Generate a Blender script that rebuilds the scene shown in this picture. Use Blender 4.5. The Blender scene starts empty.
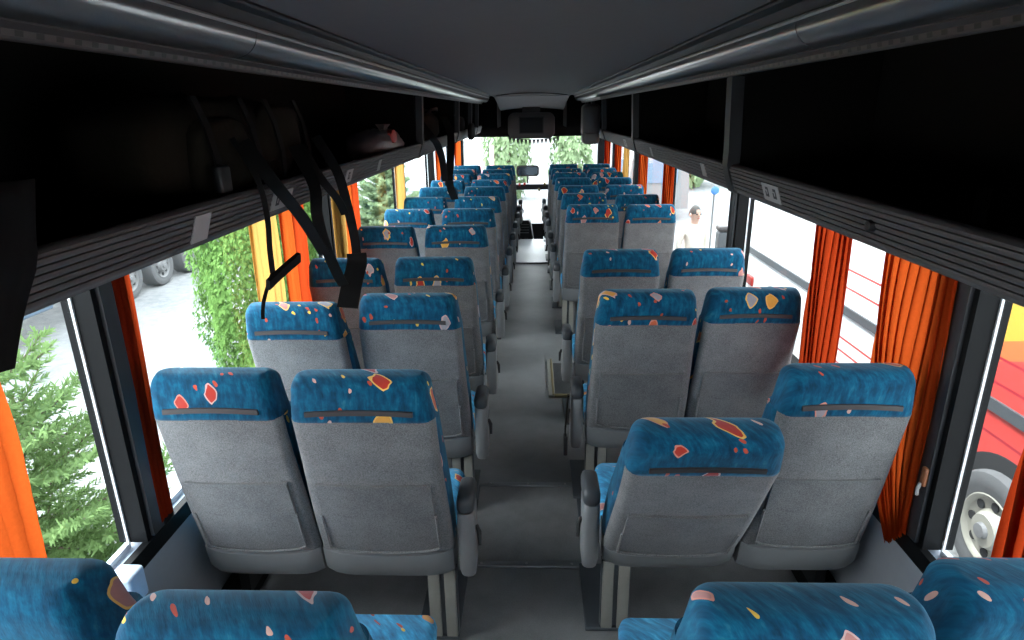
import bpy, math, random
from math import sin, cos, pi, sqrt, radians
from mathutils import Vector, Matrix, Euler
random.seed(7)
sc = bpy.context.scene
COL = sc.collection

# ------------------------------------------------------------------ mesh builder
class MB:
    def __init__(s): s.v = []; s.f = []; s.m = []
    def add(s, vs, fs, mi=0):
        b = len(s.v); s.v += [tuple(v) for v in vs]
        s.f += [tuple(b + i for i in f) for f in fs]; s.m += [mi] * len(fs)
        return s
    def box(s, x0, x1, y0, y1, z0, z1, mi=0, M=None):
        vs = [(x, y, z) for z in (z0, z1) for y in (y0, y1) for x in (x0, x1)]
        if M is not None: vs = [M @ Vector(v) for v in vs]
        return s.add(vs, [(0, 2, 3, 1), (4, 5, 7, 6), (0, 1, 5, 4), (2, 6, 7, 3), (0, 4, 6, 2), (1, 3, 7, 5)], mi)
    def bbox(s, x0, x1, y0, y1, z0, z1, r=.01, mi=0, M=None):
        """box with chamfered edges along all axes (loft of rounded rings)"""
        rings = []
        n = 3
        prof = [(z0 + r - r * cos(a), r - r * sin(a)) for a in [i * pi / 2 / n for i in range(n + 1)]]
        prof += [(z1 - r + r * sin(a), r - r * cos(a)) for a in [i * pi / 2 / n for i in range(n + 1)]]
        for z, d in prof:
            ring = rrect(x0 + d, x1 - d, y0 + d, y1 - d, max(r - d * .5, 1e-4), n)
            rings.append([(x, y, z) for x, y in ring])
        if M is not None: rings = [[M @ Vector(p) for p in q] for q in rings]
        return s.loft(rings, mi=mi)
    def loft(s, rings, closed=True, caps=(True, True), mi=0):
        n = len(rings[0]); vs = [p for r in rings for p in r]; fs = []
        for i in range(len(rings) - 1):
            for j in range(n if closed else n - 1):
                k = (j + 1) % n
                fs.append((i * n + j, i * n + k, (i + 1) * n + k, (i + 1) * n + j))
        if caps[0]: fs.append(tuple(range(n - 1, -1, -1)))
        if caps[1]: fs.append(tuple((len(rings) - 1) * n + j for j in range(n)))
        return s.add(vs, fs, mi)
    def grid(s, fn, nu, nv, mi=0):
        vs = [fn(i / nu, j / nv) for i in range(nu + 1) for j in range(nv + 1)]
        w = nv + 1
        fs = [(i * w + j, (i + 1) * w + j, (i + 1) * w + j + 1, i * w + j + 1) for i in range(nu) for j in range(nv)]
        return s.add(vs, fs, mi)
    def tube(s, path, r, n=8, mi=0, caps=True):
        path = [Vector(p) for p in path]; rings = []
        rs = r if isinstance(r, (list, tuple)) else [r] * len(path)
        up = None
        for i, p in enumerate(path):
            d = (path[min(i + 1, len(path) - 1)] - path[max(i - 1, 0)]).normalized()
            if up is None: up = Vector((0, 0, 1)) if abs(d.z) < .9 else Vector((1, 0, 0))
            a = d.cross(up).normalized(); b = a.cross(d).normalized(); up = b
            rings.append([p + (a * cos(t) + b * sin(t)) * rs[i] for t in [2 * pi * k / n for k in range(n)]])
        return s.loft(rings, caps=(caps, caps), mi=mi)
    def strap(s, path, side, w, t=.003, mi=0):
        """flat band following a path; side = direction of its width"""
        path = [Vector(p) for p in path]; rings = []
        for i, p in enumerate(path):
            d = (path[min(i + 1, len(path) - 1)] - path[max(i - 1, 0)]).normalized()
            a = Vector(side[i] if isinstance(side, list) else side); a = (a - d * a.dot(d)).normalized(); b = a.cross(d)
            rings.append([p + a * w / 2 + b * t, p - a * w / 2 + b * t, p - a * w / 2 - b * t, p + a * w / 2 - b * t])
        return s.loft(rings, mi=mi)
    def extrude_y(s, prof, y0, y1, closed=True, mi=0, caps=True):
        return s.loft([[(x, y0, z) for x, z in prof], [(x, y1, z) for x, z in prof]], closed=closed, caps=(caps and closed, caps and closed), mi=mi)
    def lathe(s, prof, axis='x', n=28, c=(0, 0, 0), mi=0, caps=True):
        rings = []
        for a, r in prof:
            ring = []
            for k in range(n):
                t = 2 * pi * k / n
                p = {'x': (a, r * cos(t), r * sin(t)), 'z': (r * cos(t), r * sin(t), a), 'y': (r * sin(t), a, r * cos(t))}[axis]
                ring.append((p[0] + c[0], p[1] + c[1], p[2] + c[2]))
            rings.append(ring)
        return s.loft(rings, caps=(caps, caps), mi=mi)
    def build(s, name, mat, parent=None, loc=(0, 0, 0), rot=None, smooth=True, angle=40, fix=True):
        me = bpy.data.meshes.new(name); me.from_pydata(s.v, [], s.f); me.update()
        for m in (mat if isinstance(mat, (list, tuple)) else [mat]): me.materials.append(m)
        me.polygons.foreach_set('material_index', s.m)
        if fix:
            import bmesh
            bm = bmesh.new(); bm.from_mesh(me); bmesh.ops.recalc_face_normals(bm, faces=bm.faces[:]); bm.to_mesh(me); bm.free()
        if smooth:
            me.shade_smooth()
            try: me.set_sharp_from_angle(angle=radians(angle))
            except Exception: pass
        o = bpy.data.objects.new(name, me); COL.objects.link(o)
        if parent is not None: o.parent = parent
        o.location = loc
        if rot: o.rotation_euler = rot
        return o

def rrect(x0, x1, y0, y1, r, n=4):
    r = max(min(r, (x1 - x0) / 2 - 1e-4, (y1 - y0) / 2 - 1e-4), 1e-5); out = []
    for cx, cy, a0 in ((x1 - r, y1 - r, 0), (x0 + r, y1 - r, 90), (x0 + r, y0 + r, 180), (x1 - r, y0 + r, 270)):
        for i in range(n + 1):
            a = radians(a0 + 90 * i / n); out.append((cx + r * cos(a), cy + r * sin(a)))
    return out

def tag(o, label=None, cat=None, group=None, kind=None):
    if label: o['label'] = label
    if cat: o['category'] = cat
    if group: o['group'] = group
    if kind: o['kind'] = kind
    return o
def thing(name, label, cat, loc=(0, 0, 0), rot=None, group=None):
    o = bpy.data.objects.new(name, None); COL.objects.link(o); o.location = loc
    o.empty_display_size = .1
    if rot: o.rotation_euler = rot
    return tag(o, label, cat, group)
def copy_tree(o, parent=None):
    c = o.copy(); COL.objects.link(c)
    if parent is not None: c.parent = parent
    for ch in list(o.children): copy_tree(ch, c)
    return c
def smoothstep(t): t = max(0, min(1, t)); return t * t * (3 - 2 * t)
def lerp(a, b, t): return a + (b - a) * t

# ------------------------------------------------------------------ materials
def new_mat(name):
    m = bpy.data.materials.new(name); m.use_nodes = True; nt = m.node_tree; nt.nodes.clear()
    out = nt.nodes.new('ShaderNodeOutputMaterial'); return m, nt, out
class N:
    """tiny node helper"""
    def __init__(s, nt): s.nt = nt
    def n(s, t, **kw):
        x = s.nt.nodes.new(t)
        for k, v in kw.items(): setattr(x, k, v)
        return x
    def l(s, a, b): s.nt.links.new(a, b)
    def val(s, sock, v):
        if hasattr(v, 'is_output'): s.l(v, sock)
        else: sock.default_value = v
    def math(s, op, a, b=0.0, c=None, clamp=False):
        x = s.n('ShaderNodeMath', operation=op, use_clamp=clamp); s.val(x.inputs[0], a); s.val(x.inputs[1], b)
        if c is not None: s.val(x.inputs[2], c)
        return x.outputs[0]
    def mix(s, f, a, b):
        x = s.n('ShaderNodeMix', data_type='RGBA'); s.val(x.inputs[0], f); s.val(x.inputs[6], a); s.val(x.inputs[7], b); return x.outputs[2]
    def ramp(s, f, stops, const=False):
        x = s.n('ShaderNodeValToRGB'); cr = x.color_ramp
        if const: cr.interpolation = 'CONSTANT'
        while len(cr.elements) < len(stops): cr.elements.new(1)
        for e, (p, c) in zip(cr.elements, stops): e.position = p; e.color = (*c, 1)
        s.l(f, x.inputs[0]); return x.outputs[0]
    def noise(s, vec, scale, detail=3, rough=.5, dim='3D'):
        x = s.n('ShaderNodeTexNoise', noise_dimensions=dim); x.inputs['Scale'].default_value = scale; x.inputs['Detail'].default_value = detail
        x.inputs['Roughness'].default_value = rough
        if vec is not None: s.l(vec, x.inputs['Vector'])
        return x
    def bump(s, h, strength=.3, dist=.01):
        x = s.n('ShaderNodeBump'); x.inputs['Strength'].default_value = strength; x.inputs['Distance'].default_value = dist; s.l(h, x.inputs['Height']); return x.outputs[0]
def c4(c): return (*c, 1)
def plain(name, col, rough=.5, metal=0.0, spec=.5, var=.12, scale=30, bump=0.0, bscale=200, sheen=0.0):
    m, nt, out = new_mat(name); k = N(nt)
    p = k.n('ShaderNodeBsdfPrincipled'); p.inputs['Roughness'].default_value = rough; p.inputs['Metallic'].default_value = metal
    p.inputs['Specular IOR Level'].default_value = spec
    if sheen: p.inputs['Sheen Weight'].default_value = sheen
    tc = k.n('ShaderNodeTexCoord').outputs['Object']
    nz = k.noise(tc, scale, 4, .6)
    k.l(k.mix(nz.outputs[0], c4([x * (1 - var) for x in col]), c4([min(1, x * (1 + var)) for x in col])), p.inputs['Base Color'])
    if bump:
        nb = k.noise(tc, bscale, 2); k.l(k.bump(nb.outputs[0], bump, .004), p.inputs['Normal'])
    k.l(p.outputs[0], out.inputs[0]); return m

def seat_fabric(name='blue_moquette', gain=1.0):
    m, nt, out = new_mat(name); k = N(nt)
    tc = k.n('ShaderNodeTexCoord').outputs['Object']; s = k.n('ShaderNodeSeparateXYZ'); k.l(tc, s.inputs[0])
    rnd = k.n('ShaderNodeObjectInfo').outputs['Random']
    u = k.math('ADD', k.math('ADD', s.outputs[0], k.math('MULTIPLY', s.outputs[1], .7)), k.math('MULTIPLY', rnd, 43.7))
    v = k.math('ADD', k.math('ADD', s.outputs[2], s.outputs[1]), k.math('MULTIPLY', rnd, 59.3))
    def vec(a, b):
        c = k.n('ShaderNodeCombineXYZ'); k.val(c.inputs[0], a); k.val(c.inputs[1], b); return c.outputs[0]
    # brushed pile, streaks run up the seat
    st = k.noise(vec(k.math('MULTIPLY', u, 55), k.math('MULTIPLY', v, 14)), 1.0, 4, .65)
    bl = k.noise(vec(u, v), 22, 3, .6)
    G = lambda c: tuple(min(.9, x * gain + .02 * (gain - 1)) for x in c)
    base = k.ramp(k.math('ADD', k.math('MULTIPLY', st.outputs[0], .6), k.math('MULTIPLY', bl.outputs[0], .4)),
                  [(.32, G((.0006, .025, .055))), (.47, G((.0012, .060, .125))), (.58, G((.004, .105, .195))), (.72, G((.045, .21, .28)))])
    # wobble so that the motifs are uneven
    wob = k.noise(vec(u, v), 24, 1)
    wx = k.math('MULTIPLY', k.math('SUBTRACT', wob.outputs[0], .5), .028)
    P = vec(k.math('ADD', k.math('MULTIPLY', u, 1.25), wx), k.math('SUBTRACT', k.math('MULTIPLY', v, .8), wx))
    V = k.n('ShaderNodeTexVoronoi', voronoi_dimensions='2D', distance='MINKOWSKI'); V.inputs['Scale'].default_value = 9.5
    V.inputs['Exponent'].default_value = 1.35; V.inputs['Randomness'].default_value = .9; k.l(P, V.inputs['Vector'])
    cs = k.n('ShaderNodeSeparateColor'); k.l(V.outputs['Color'], cs.inputs[0])
    on = k.math('GREATER_THAN', cs.outputs[0], .70)
    size = k.math('MULTIPLY_ADD', cs.outputs[1], .12, .20)
    inn = k.math('MULTIPLY', on, k.math('LESS_THAN', V.outputs['Distance'], k.math('MULTIPLY', size, .80)))
    ring = k.math('MULTIPLY', on, k.math('LESS_THAN', V.outputs['Distance'], size))
    motif = k.ramp(cs.outputs[2], [(0, (.42, .025, .012)), (.34, (.62, .13, .04)), (.52, (.45, .22, .20)), (.70, (.75, .38, .06)), (.84, (.30, .33, .36))], True)
    edge = k.ramp(cs.outputs[1], [(0, (.55, .22, .16)), (.4, (.48, .32, .30)), (.7, (.70, .42, .10))], True)
    c = k.mix(ring, base, edge); c = k.mix(inn, c, k.mix(k.math('MULTIPLY', wob.outputs[0], .5), motif, c4((.25, .06, .04))))
    V2 = k.n('ShaderNodeTexVoronoi', voronoi_dimensions='2D'); V2.inputs['Scale'].default_value = 27; k.l(P, V2.inputs['Vector'])
    c2 = k.n('ShaderNodeSeparateColor'); k.l(V2.outputs['Color'], c2.inputs[0])
    fl = k.math('MULTIPLY', k.math('GREATER_THAN', c2.outputs[0], .87), k.math('LESS_THAN', V2.outputs['Distance'], .19))
    c = k.mix(fl, c, k.ramp(c2.outputs[1], [(0, (.4, .06, .03)), (.4, (.5, .30, .25)), (.7, (.65, .42, .06))], True))
    p = k.n('ShaderNodeBsdfPrincipled'); p.inputs['Roughness'].default_value = .85; p.inputs['Specular IOR Level'].default_value = .15
    p.inputs['Sheen Weight'].default_value = .25; p.inputs['Sheen Tint'].default_value = (.35, .65, .85, 1)
    k.l(c, p.inputs['Base Color']); k.l(k.bump(st.outputs[0], .35, .004), p.inputs['Normal']); k.l(p.outputs[0], out.inputs[0]); return m

def carpet(name, dark, light, scale=260):
    m, nt, out = new_mat(name); k = N(nt); tc = k.n('ShaderNodeTexCoord').outputs['Object']
    a = k.noise(tc, scale, 2, .8); b = k.noise(tc, 9, 3, .6)
    col = k.ramp(k.math('ADD', k.math('MULTIPLY', a.outputs[0], .75), k.math('MULTIPLY', b.outputs[0], .25)), [(.36, dark), (.64, light)])
    p = k.n('ShaderNodeBsdfPrincipled'); p.inputs['Roughness'].default_value = .95; p.inputs['Specular IOR Level'].default_value = .1
    p.inputs['Sheen Weight'].default_value = .15
    k.l(col, p.inputs['Base Color']); k.l(k.bump(a.outputs[0], .3, .003), p.inputs['Normal']); k.l(p.outputs[0], out.inputs[0]); return m

def floor_mat():
    m, nt, out = new_mat('speckled_vinyl'); k = N(nt); tc = k.n('ShaderNodeTexCoord').outputs['Object']
    a = k.noise(tc, 190, 2, .8); b = k.noise(tc, 3.2, 4, .6); d = k.noise(tc, 14, 3, .6)
    f = k.math('ADD', k.math('MULTIPLY', a.outputs[0], .35), k.math('ADD', k.math('MULTIPLY', b.outputs[0], .45), k.math('MULTIPLY', d.outputs[0], .2)))
    p = k.n('ShaderNodeBsdfPrincipled')
    k.l(k.ramp(f, [(.35, (.115, .117, .118)), (.65, (.23, .232, .232))]), p.inputs['Base Color'])
    k.l(k.math('MULTIPLY_ADD', d.outputs[0], .2, .40), p.inputs['Roughness']); p.inputs['Specular IOR Level'].default_value = .9
    k.l(k.bump(a.outputs[0], .08, .002), p.inputs['Normal']); k.l(p.outputs[0], out.inputs[0]); return m

def curtain_mat(name, col, trans):
    m, nt, out = new_mat(name); k = N(nt); tc = k.n('ShaderNodeTexCoord').outputs['Object']
    w = k.noise(tc, 120, 2, .7)
    c = k.mix(w.outputs[0], c4([x * .8 for x in col]), c4([min(1, x * 1.15) for x in col]))
    d = k.n('ShaderNodeBsdfDiffuse'); t = k.n('ShaderNodeBsdfTranslucent'); k.l(c, d.inputs[0])
    k.l(k.mix(w.outputs[0], c4([x * .85 for x in trans]), c4([min(1, x * 1.1) for x in trans])), t.inputs[0])
    mx = k.n('ShaderNodeMixShader'); mx.inputs[0].default_value = .5; k.l(d.outputs[0], mx.inputs[1]); k.l(t.outputs[0], mx.inputs[2])
    k.l(mx.outputs[0], out.inputs[0]); return m

def glass_mat():
    m, nt, out = new_mat('window_glass'); k = N(nt)
    t = k.n('ShaderNodeBsdfTransparent'); t.inputs[0].default_value = (.93, .97, .98, 1); g = k.n('ShaderNodeBsdfGlossy'); g.inputs['Roughness'].default_value = .02
    lw = k.n('ShaderNodeLayerWeight'); fr = k.math('MULTIPLY_ADD', k.math('POWER', lw.outputs['Facing'], 5.0), .30, .012)
    mx = k.n('ShaderNodeMixShader'); k.l(fr, mx.inputs[0]); k.l(t.outputs[0], mx.inputs[1]); k.l(g.outputs[0], mx.inputs[2]); k.l(mx.outputs[0], out.inputs[0]); return m

def leaf_mat(name, a, b, trans=.35):
    m, nt, out = new_mat(name); k = N(nt); tc = k.n('ShaderNodeTexCoord').outputs['Object']
    n1 = k.noise(tc, 18, 2, .6); n2 = k.noise(tc, 2.5, 2, .6)
    c = k.mix(k.math('ADD', k.math('MULTIPLY', n1.outputs[0], .6), k.math('MULTIPLY', n2.outputs[0], .4)), c4(a), c4(b))
    d = k.n('ShaderNodeBsdfDiffuse'); t = k.n('ShaderNodeBsdfTranslucent'); k.l(c, d.inputs[0]); k.l(c, t.inputs[0])
    mx = k.n('ShaderNodeMixShader'); mx.inputs[0].default_value = trans; k.l(d.outputs[0], mx.inputs[1]); k.l(t.outputs[0], mx.inputs[2])
    k.l(mx.outputs[0], out.inputs[0]); return m

def gravel_mat():
    m, nt, out = new_mat('pale_gravel'); k = N(nt); tc = k.n('ShaderNodeTexCoord').outputs['Object']
    a = k.noise(tc, 6, 6, .75); b = k.noise(tc, .6, 3, .6)
    c = k.ramp(k.math('ADD', k.math('MULTIPLY', a.outputs[0], .6), k.math('MULTIPLY', b.outputs[0], .4)), [(.3, (.12, .127, .13)), (.5, (.20, .205, .206)), (.7, (.27, .273, .27))])
    p = k.n('ShaderNodeBsdfPrincipled'); p.inputs['Roughness'].default_value = .95; p.inputs['Specular IOR Level'].default_value = .1
    k.l(c, p.inputs['Base Color']); k.l(k.bump(a.outputs[0], .6, .04), p.inputs['Normal']); k.l(p.outputs[0], out.inputs[0]); return m

def rail_mat():
    m, nt, out = new_mat('perforated_rail'); k = N(nt); tc = k.n('ShaderNodeTexCoord').outputs['Object']; s = k.n('ShaderNodeSeparateXYZ'); k.l(tc, s.inputs[0])
    fr = k.math('FRACT', k.math('MULTIPLY', s.outputs[1], 25)); hole = k.math('MULTIPLY', k.math('LESS_THAN', fr, .4),
        k.math('MULTIPLY', k.math('GREATER_THAN', s.outputs[2], 1.9275), k.math('LESS_THAN', s.outputs[2], 1.9355)))
    p = k.n('ShaderNodeBsdfPrincipled'); p.inputs['Roughness'].default_value = .45
    k.l(k.mix(hole, c4((.052, .044, .042)), c4((.002, .002, .002))), p.inputs['Base Color']); k.l(p.outputs[0], out.inputs[0]); return m

def bus_paint():
    """red rear, white front with thin red pinstripes, a yellow flash on the border and chevrons ahead of the wheel"""
    m, nt, out = new_mat('coach_livery'); k = N(nt); tc = k.n('ShaderNodeTexCoord').outputs['Object']; s = k.n('ShaderNodeSeparateXYZ'); k.l(tc, s.inputs[0])
    y = s.outputs[1]; z = s.outputs[2]
    q = k.math('SUBTRACT', y, k.math('MULTIPLY', z, -.35))      # border slants with height
    RED = c4((.55, .055, .045)); WHITE = c4((.72, .74, .74)); YEL = c4((.50, .30, .04)); ORG = c4((.50, .13, .04))
    col = k.mix(k.math('GREATER_THAN', q, 4.35), RED, ORG)
    col = k.mix(k.math('GREATER_THAN', q, 4.55), col, YEL)
    col = k.mix(k.math('GREATER_THAN', q, 4.75), col, WHITE)
    # upper orange corner over the red panel
    up = k.math('MULTIPLY', k.math('GREATER_THAN', k.math('ADD', z, k.math('MULTIPLY', y, .38)), 1.72), k.math('LESS_THAN', q, 4.75))
    col = k.mix(up, col, ORG)
    up2 = k.math('MULTIPLY', k.math('GREATER_THAN', k.math('ADD', z, k.math('MULTIPLY', y, .38)), 1.86), k.math('LESS_THAN', q, 4.75))
    col = k.mix(up2, col, YEL)
    for zc in (-.39, -.52, -.66, -.80, .12, .3):
        ln = k.math('MULTIPLY', k.math('LESS_THAN', k.math('ABSOLUTE', k.math('SUBTRACT', z, zc)), .011), k.math('MULTIPLY', k.math('GREATER_THAN', q, 4.75), k.math('LESS_THAN', y, 6.3)))
        col = k.mix(ln, col, RED)
    # dark pinstripes on the red part
    for zc in (.05, .22, -.3):
        ln = k.math('MULTIPLY', k.math('LESS_THAN', k.math('ABSOLUTE', k.math('SUBTRACT', z, zc)), .01), k.math('LESS_THAN', q, 4.35))
        col = k.mix(ln, col, c4((.34, .02, .03)))
    # chevrons: blocks of red, white and yellow ahead of the rear wheel
    ch = k.math('FRACT', k.math('MULTIPLY', k.math('ADD', k.math('MULTIPLY', k.math('ABSOLUTE', k.math('SUBTRACT', y, 4.32)), .9), z), 4.6))
    zone = k.math('MULTIPLY', k.math('LESS_THAN', z, -.62), k.math('MULTIPLY', k.math('GREATER_THAN', y, 4.08), k.math('LESS_THAN', y, 4.75)))
    chc = k.ramp(ch, [(0, (.62, .045, .03)), (.5, (.75, .76, .75)), (.72, (.8, .55, .08)), (.86, (.75, .76, .75))], True)
    col = k.mix(zone, col, chc)
    p = k.n('ShaderNodeBsdfPrincipled'); p.inputs['Roughness'].default_value = .3; k.l(col, p.inputs['Base Color']); k.l(p.outputs[0], out.inputs[0]); return m

M = {}
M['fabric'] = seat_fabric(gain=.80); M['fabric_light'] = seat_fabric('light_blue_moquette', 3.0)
M['shell'] = carpet('grey_seat_carpet', (.086, .087, .089), (.205, .205, .207))
M['pocket'] = carpet('grey_pocket_carpet', (.073, .074, .076), (.170, .170, .173))
M['trim'] = plain('grey_seat_plastic', (.165, .173, .178), .36, var=.06)
M['arm'] = plain('light_grey_armrest_plastic', (.17, .175, .18), .45, var=.06)
M['armpad'] = plain('dark_arm_pad', (.045, .05, .056), .5)
M['strip'] = plain('dark_rubber_strip', (.03, .026, .026), .55)
M['black'] = plain('black_plastic', (.008, .008, .009), .45)
M['alu'] = plain('brushed_aluminium', (.42, .42, .40), .4, .6)
M['legm'] = plain('grey_leg_steel', (.27, .265, .235), .5, .2)
M['legdark'] = plain('dark_leg_steel', (.07, .08, .09), .45, .3)
M['floor'] = floor_mat()
M['headerblack'] = plain('black_header', (.003, .003, .003), .8, spec=.1)
M['panel'] = plain('grey_wall_laminate', (.27, .29, .315), .5, var=.05)
M['pillar'] = plain('black_pillar_plastic', (.0022, .0025, .003), .5, spec=.12)
M['pillarface'] = plain('dark_grey_pillar_face', (.013, .0145, .017), .45)
M['ledge'] = plain('sky_tinted_steel', (.36, .45, .56), .3)  # white metal, with the blue of the reflected sky put into its colour
M['rubber'] = plain('pale_window_edge', (.55, .56, .57), .4, .4)
M['ceiling'] = plain('grey_headliner', (.102, .098, .098), .75, var=.08, bump=.1, bscale=300)
M['duct'] = plain('satin_grey_duct', (.06, .06, .062), .30, 0.0, spec=1.0, var=.05)
for _n in M['duct'].node_tree.nodes:
    if _n.type == 'BSDF_PRINCIPLED': _n.inputs['Coat Weight'].default_value = 1.0; _n.inputs['Coat Roughness'].default_value = .21; _n.inputs['Coat IOR'].default_value = 2.5
M['fascia'] = plain('ribbed_grey_fascia', (.085, .077, .074), .48, var=.08)
M['rackdark'] = plain('dark_rack_lining', (.007, .0065, .006), .9, spec=.1)
M['bracket'] = plain('dark_bracket_plastic', (.024, .024, .026), .5)
M['rail'] = rail_mat()
M['label'] = plain('pale_label', (.42, .41, .40), .5, var=.05)
M['glyph'] = plain('label_print', (.05, .05, .055), .6)
M['glass'] = glass_mat()
M['curtain_orange'] = curtain_mat('orange_curtain', (.34, .036, .007), (.50, .085, .014))
M['curtain_red'] = curtain_mat('deep_red_curtain', (.24, .020, .006), (.40, .045, .010))
M['curtain_yellow'] = curtain_mat('amber_curtain', (.42, .23, .06), (.50, .28, .075))
M['bag'] = plain('dark_olive_canvas', (.015, .0125, .009), .95, spec=.1, bump=.4, bscale=60)
M['bagpale'] = plain('crumpled_pale_plastic', (.14, .10, .10), .4, bump=.5, bscale=40)
M['bagred'] = plain('red_print', (.40, .03, .02), .5)
M['webbing'] = plain('black_webbing', (.006, .0055, .0055), .8, spec=.15)
M['gravel'] = gravel_mat()
M['spruce'] = leaf_mat('spruce_needles', (.06, .11, .045), (.27, .40, .15))
M['thuja'] = leaf_mat('thuja_sprays', (.06, .14, .036), (.20, .34, .095))
M['leaves'] = leaf_mat('pale_leaves', (.16, .24, .12), (.30, .38, .22))
M['bark'] = plain('bark', (.10, .075, .055), .9)
M['livery'] = bus_paint()
M['white'] = plain('white_paint', (.74, .75, .75), .35, var=.04)
M['tyre'] = plain('dusty_tyre', (.085, .086, .088), .85, var=.15, scale=12)
M['rim'] = plain('cream_wheel_rim', (.27, .26, .22), .45, var=.08)
M['hub'] = plain('grey_hub', (.14, .14, .14), .5)
M['arch'] = plain('dark_arch', (.02, .02, .021), .8)
M['stripe'] = plain('grey_moulding', (.06, .065, .07), .5)
M['truck'] = plain('blue_grey_truck', (.10, .14, .19), .5)
M['screen'] = plain('dark_screen', (.004, .004, .005), .35, spec=.08)
M['skin'] = plain('skin', (.52, .33, .25), .6)
M['hair'] = plain('grey_hair', (.06, .055, .05), .7)
M['jacket'] = plain('cream_jacket', (.62, .58, .50), .8)
M['trousers'] = plain('pale_trousers', (.45, .46, .48), .8)
M['mirror'] = plain('mirror_glass', (.30, .36, .42), .08, .9)
M['housing'] = plain('charcoal_housing', (.05, .043, .042), .5)
M['building'] = plain('grey_white_render', (.46, .49, .52), .8, var=.06, scale=3)
M['pinkpole'] = plain('pink_painted_pole', (.62, .33, .36), .5)
M['yellowedge'] = plain('yellow_edge', (.17, .135, .06), .5)
M['steel_step'] = plain('step_edge_steel', (.25, .26, .27), .35, .7)
M['catch'] = plain('orange_brown_catch', (.16, .05, .015), .5)
M['litfloor'] = plain('windscreen_lit_vinyl', (.40, .43, .46), .4, var=.06)  # floor vinyl with the windscreen's brightness put into its colour
M['bluesign'] = plain('blue_sign', (.06, .18, .45), .4)

# ------------------------------------------------------------------ camera and light
cam_d = bpy.data.cameras.new('camera'); cam = bpy.data.objects.new('camera', cam_d); COL.objects.link(cam)
cam_d.sensor_width = 36; cam_d.sensor_fit = 'HORIZONTAL'; cam_d.lens = 631.05 / 1024 * 36; cam_d.clip_start = .02; cam_d.clip_end = 300
R = Vector((.9994, .0324, -.0138)).normalized(); F = Vector((-.0351, .9489, -.3136)).normalized()
U = R.cross(F).normalized(); R = F.cross(U).normalized()
Mw = Matrix((( R.x, U.x, -F.x, .025), (R.y, U.y, -F.y, 0), (R.z, U.z, -F.z, 1.82), (0, 0, 0, 1)))
cam.matrix_world = Mw; sc.camera = cam
w = bpy.data.worlds.new('overcast_sky'); sc.world = w; w.use_nodes = True; nt = w.node_tree; nt.nodes.clear(); k = N(nt)
wo = k.n('ShaderNodeOutputWorld'); bg = k.n('ShaderNodeBackground'); tc = k.n('ShaderNodeTexCoord'); sp = k.n('ShaderNodeSeparateXYZ'); k.l(tc.outputs['Generated'], sp.inputs[0])
k.l(k.ramp(k.math('MULTIPLY_ADD', sp.outputs[2], .5, .5), [(0, (.88, .88, .88)), (.5, (.97, .98, 1.0)), (.62, (.95, .97, 1.0)), (1, (.92, .95, 1.0))]), bg.inputs[0])
k.l(k.math('MULTIPLY_ADD', sp.outputs[0], -4.2, 10.6), bg.inputs[1]); k.l(bg.outputs[0], wo.inputs[0])
sun_d = bpy.data.lights.new('sun', 'SUN'); sun_d.energy = 6.0; sun_d.angle = radians(8); sun_d.color = (1, .97, .92)
sun = bpy.data.objects.new('sun', sun_d); COL.objects.link(sun); sun.rotation_euler = (radians(-14), radians(-24), 0)
vs = sc.view_settings; vs.view_transform = 'Standard'; vs.look = 'None'; vs.exposure = 0.0; vs.gamma = 1.0; vs.use_curve_mapping = False

# ------------------------------------------------------------------ bus shell
XW = 1.175                                   # inner face of the side walls
YB, YF = -1.0, 10.65                         # rear wall, windscreen
S0, S1 = 3.88, 4.46                          # stairwell by the middle door
def struct(o, label=None): return tag(o, label, kind='structure')
m = MB()
m.box(-XW, .165, YB, 9.35, -.05, 0); m.box(.165, XW, YB, S0, -.05, 0); m.box(.165, XW, S1, 9.35, -.05, 0)
m.box(-XW, XW, 9.35, YF, -.45, -.40); m.box(-XW, XW, 9.33, 9.35, -.45, -.05)
m.box(.165, XW, S0 - .02, S0, -.8, -.05); m.box(.165, XW, S1, S1 + .02, -.8, -.05); m.box(.145, .165, S0, S1, -.8, -.05)
m.box(.165, XW, S0, S1, -.85, -.8); m.box(.165, .55, S0, S1, -.34, -.30); m.box(.165, .86, S0, S1, -.60, -.56)
struct(m.build('floor', M['floor'], smooth=False), 'grey speckled bus floor')
PIL = {-1: [(1.60, 1.75), (3.66, 3.82), (5.80, 5.95), (7.62, 7.76), (9.55, 9.68)], 1: [(1.60, 1.75), (3.60, 3.76), (5.62, 5.76), (7.34, 7.48), (9.40, 9.52)]}
ZS, ZT = .56, 1.62
for s, nm in ((-1, 'left'), (1, 'right')):
    m = MB()
    def sb(x0, x1, *a, mi=0): m.box(min(s * x0, s * x1), max(s * x0, s * x1), *a, mi=mi)
    sb(XW, XW + .07, YB, YF, -1.0, ZS - .04)
    sb(XW - .09, XW - .0005, YB, 9.3, .0, .10, mi=1)                     # heater duct along the foot
    sb(XW + .012, XW + .09, YB, YF, ZS - .04, ZS - .012, mi=2)            # ledge under the panes
    sb(XW - .012, XW + .012, YB, YF, ZS - .045, ZS + .012, mi=1)          # black sill strip
    sb(XW + .02, XW + .09, YB, YF, ZT, 2.09, mi=1)
    for y0, y1 in PIL[s]:
        sb(XW - .004, XW + .085, y0, y1, ZS + .01, ZT, mi=1)
        sb(XW - .016, XW - .004, y0 + .02, y0 + .075, ZS + .02, ZT, mi=3)
    struct(m.build('wall_' + nm, [M['panel'], M['pillar'], M['ledge'], M['pillarface']], smooth=False), f'grey {nm} wall of the bus with black pillars')
nwin = 0
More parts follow.
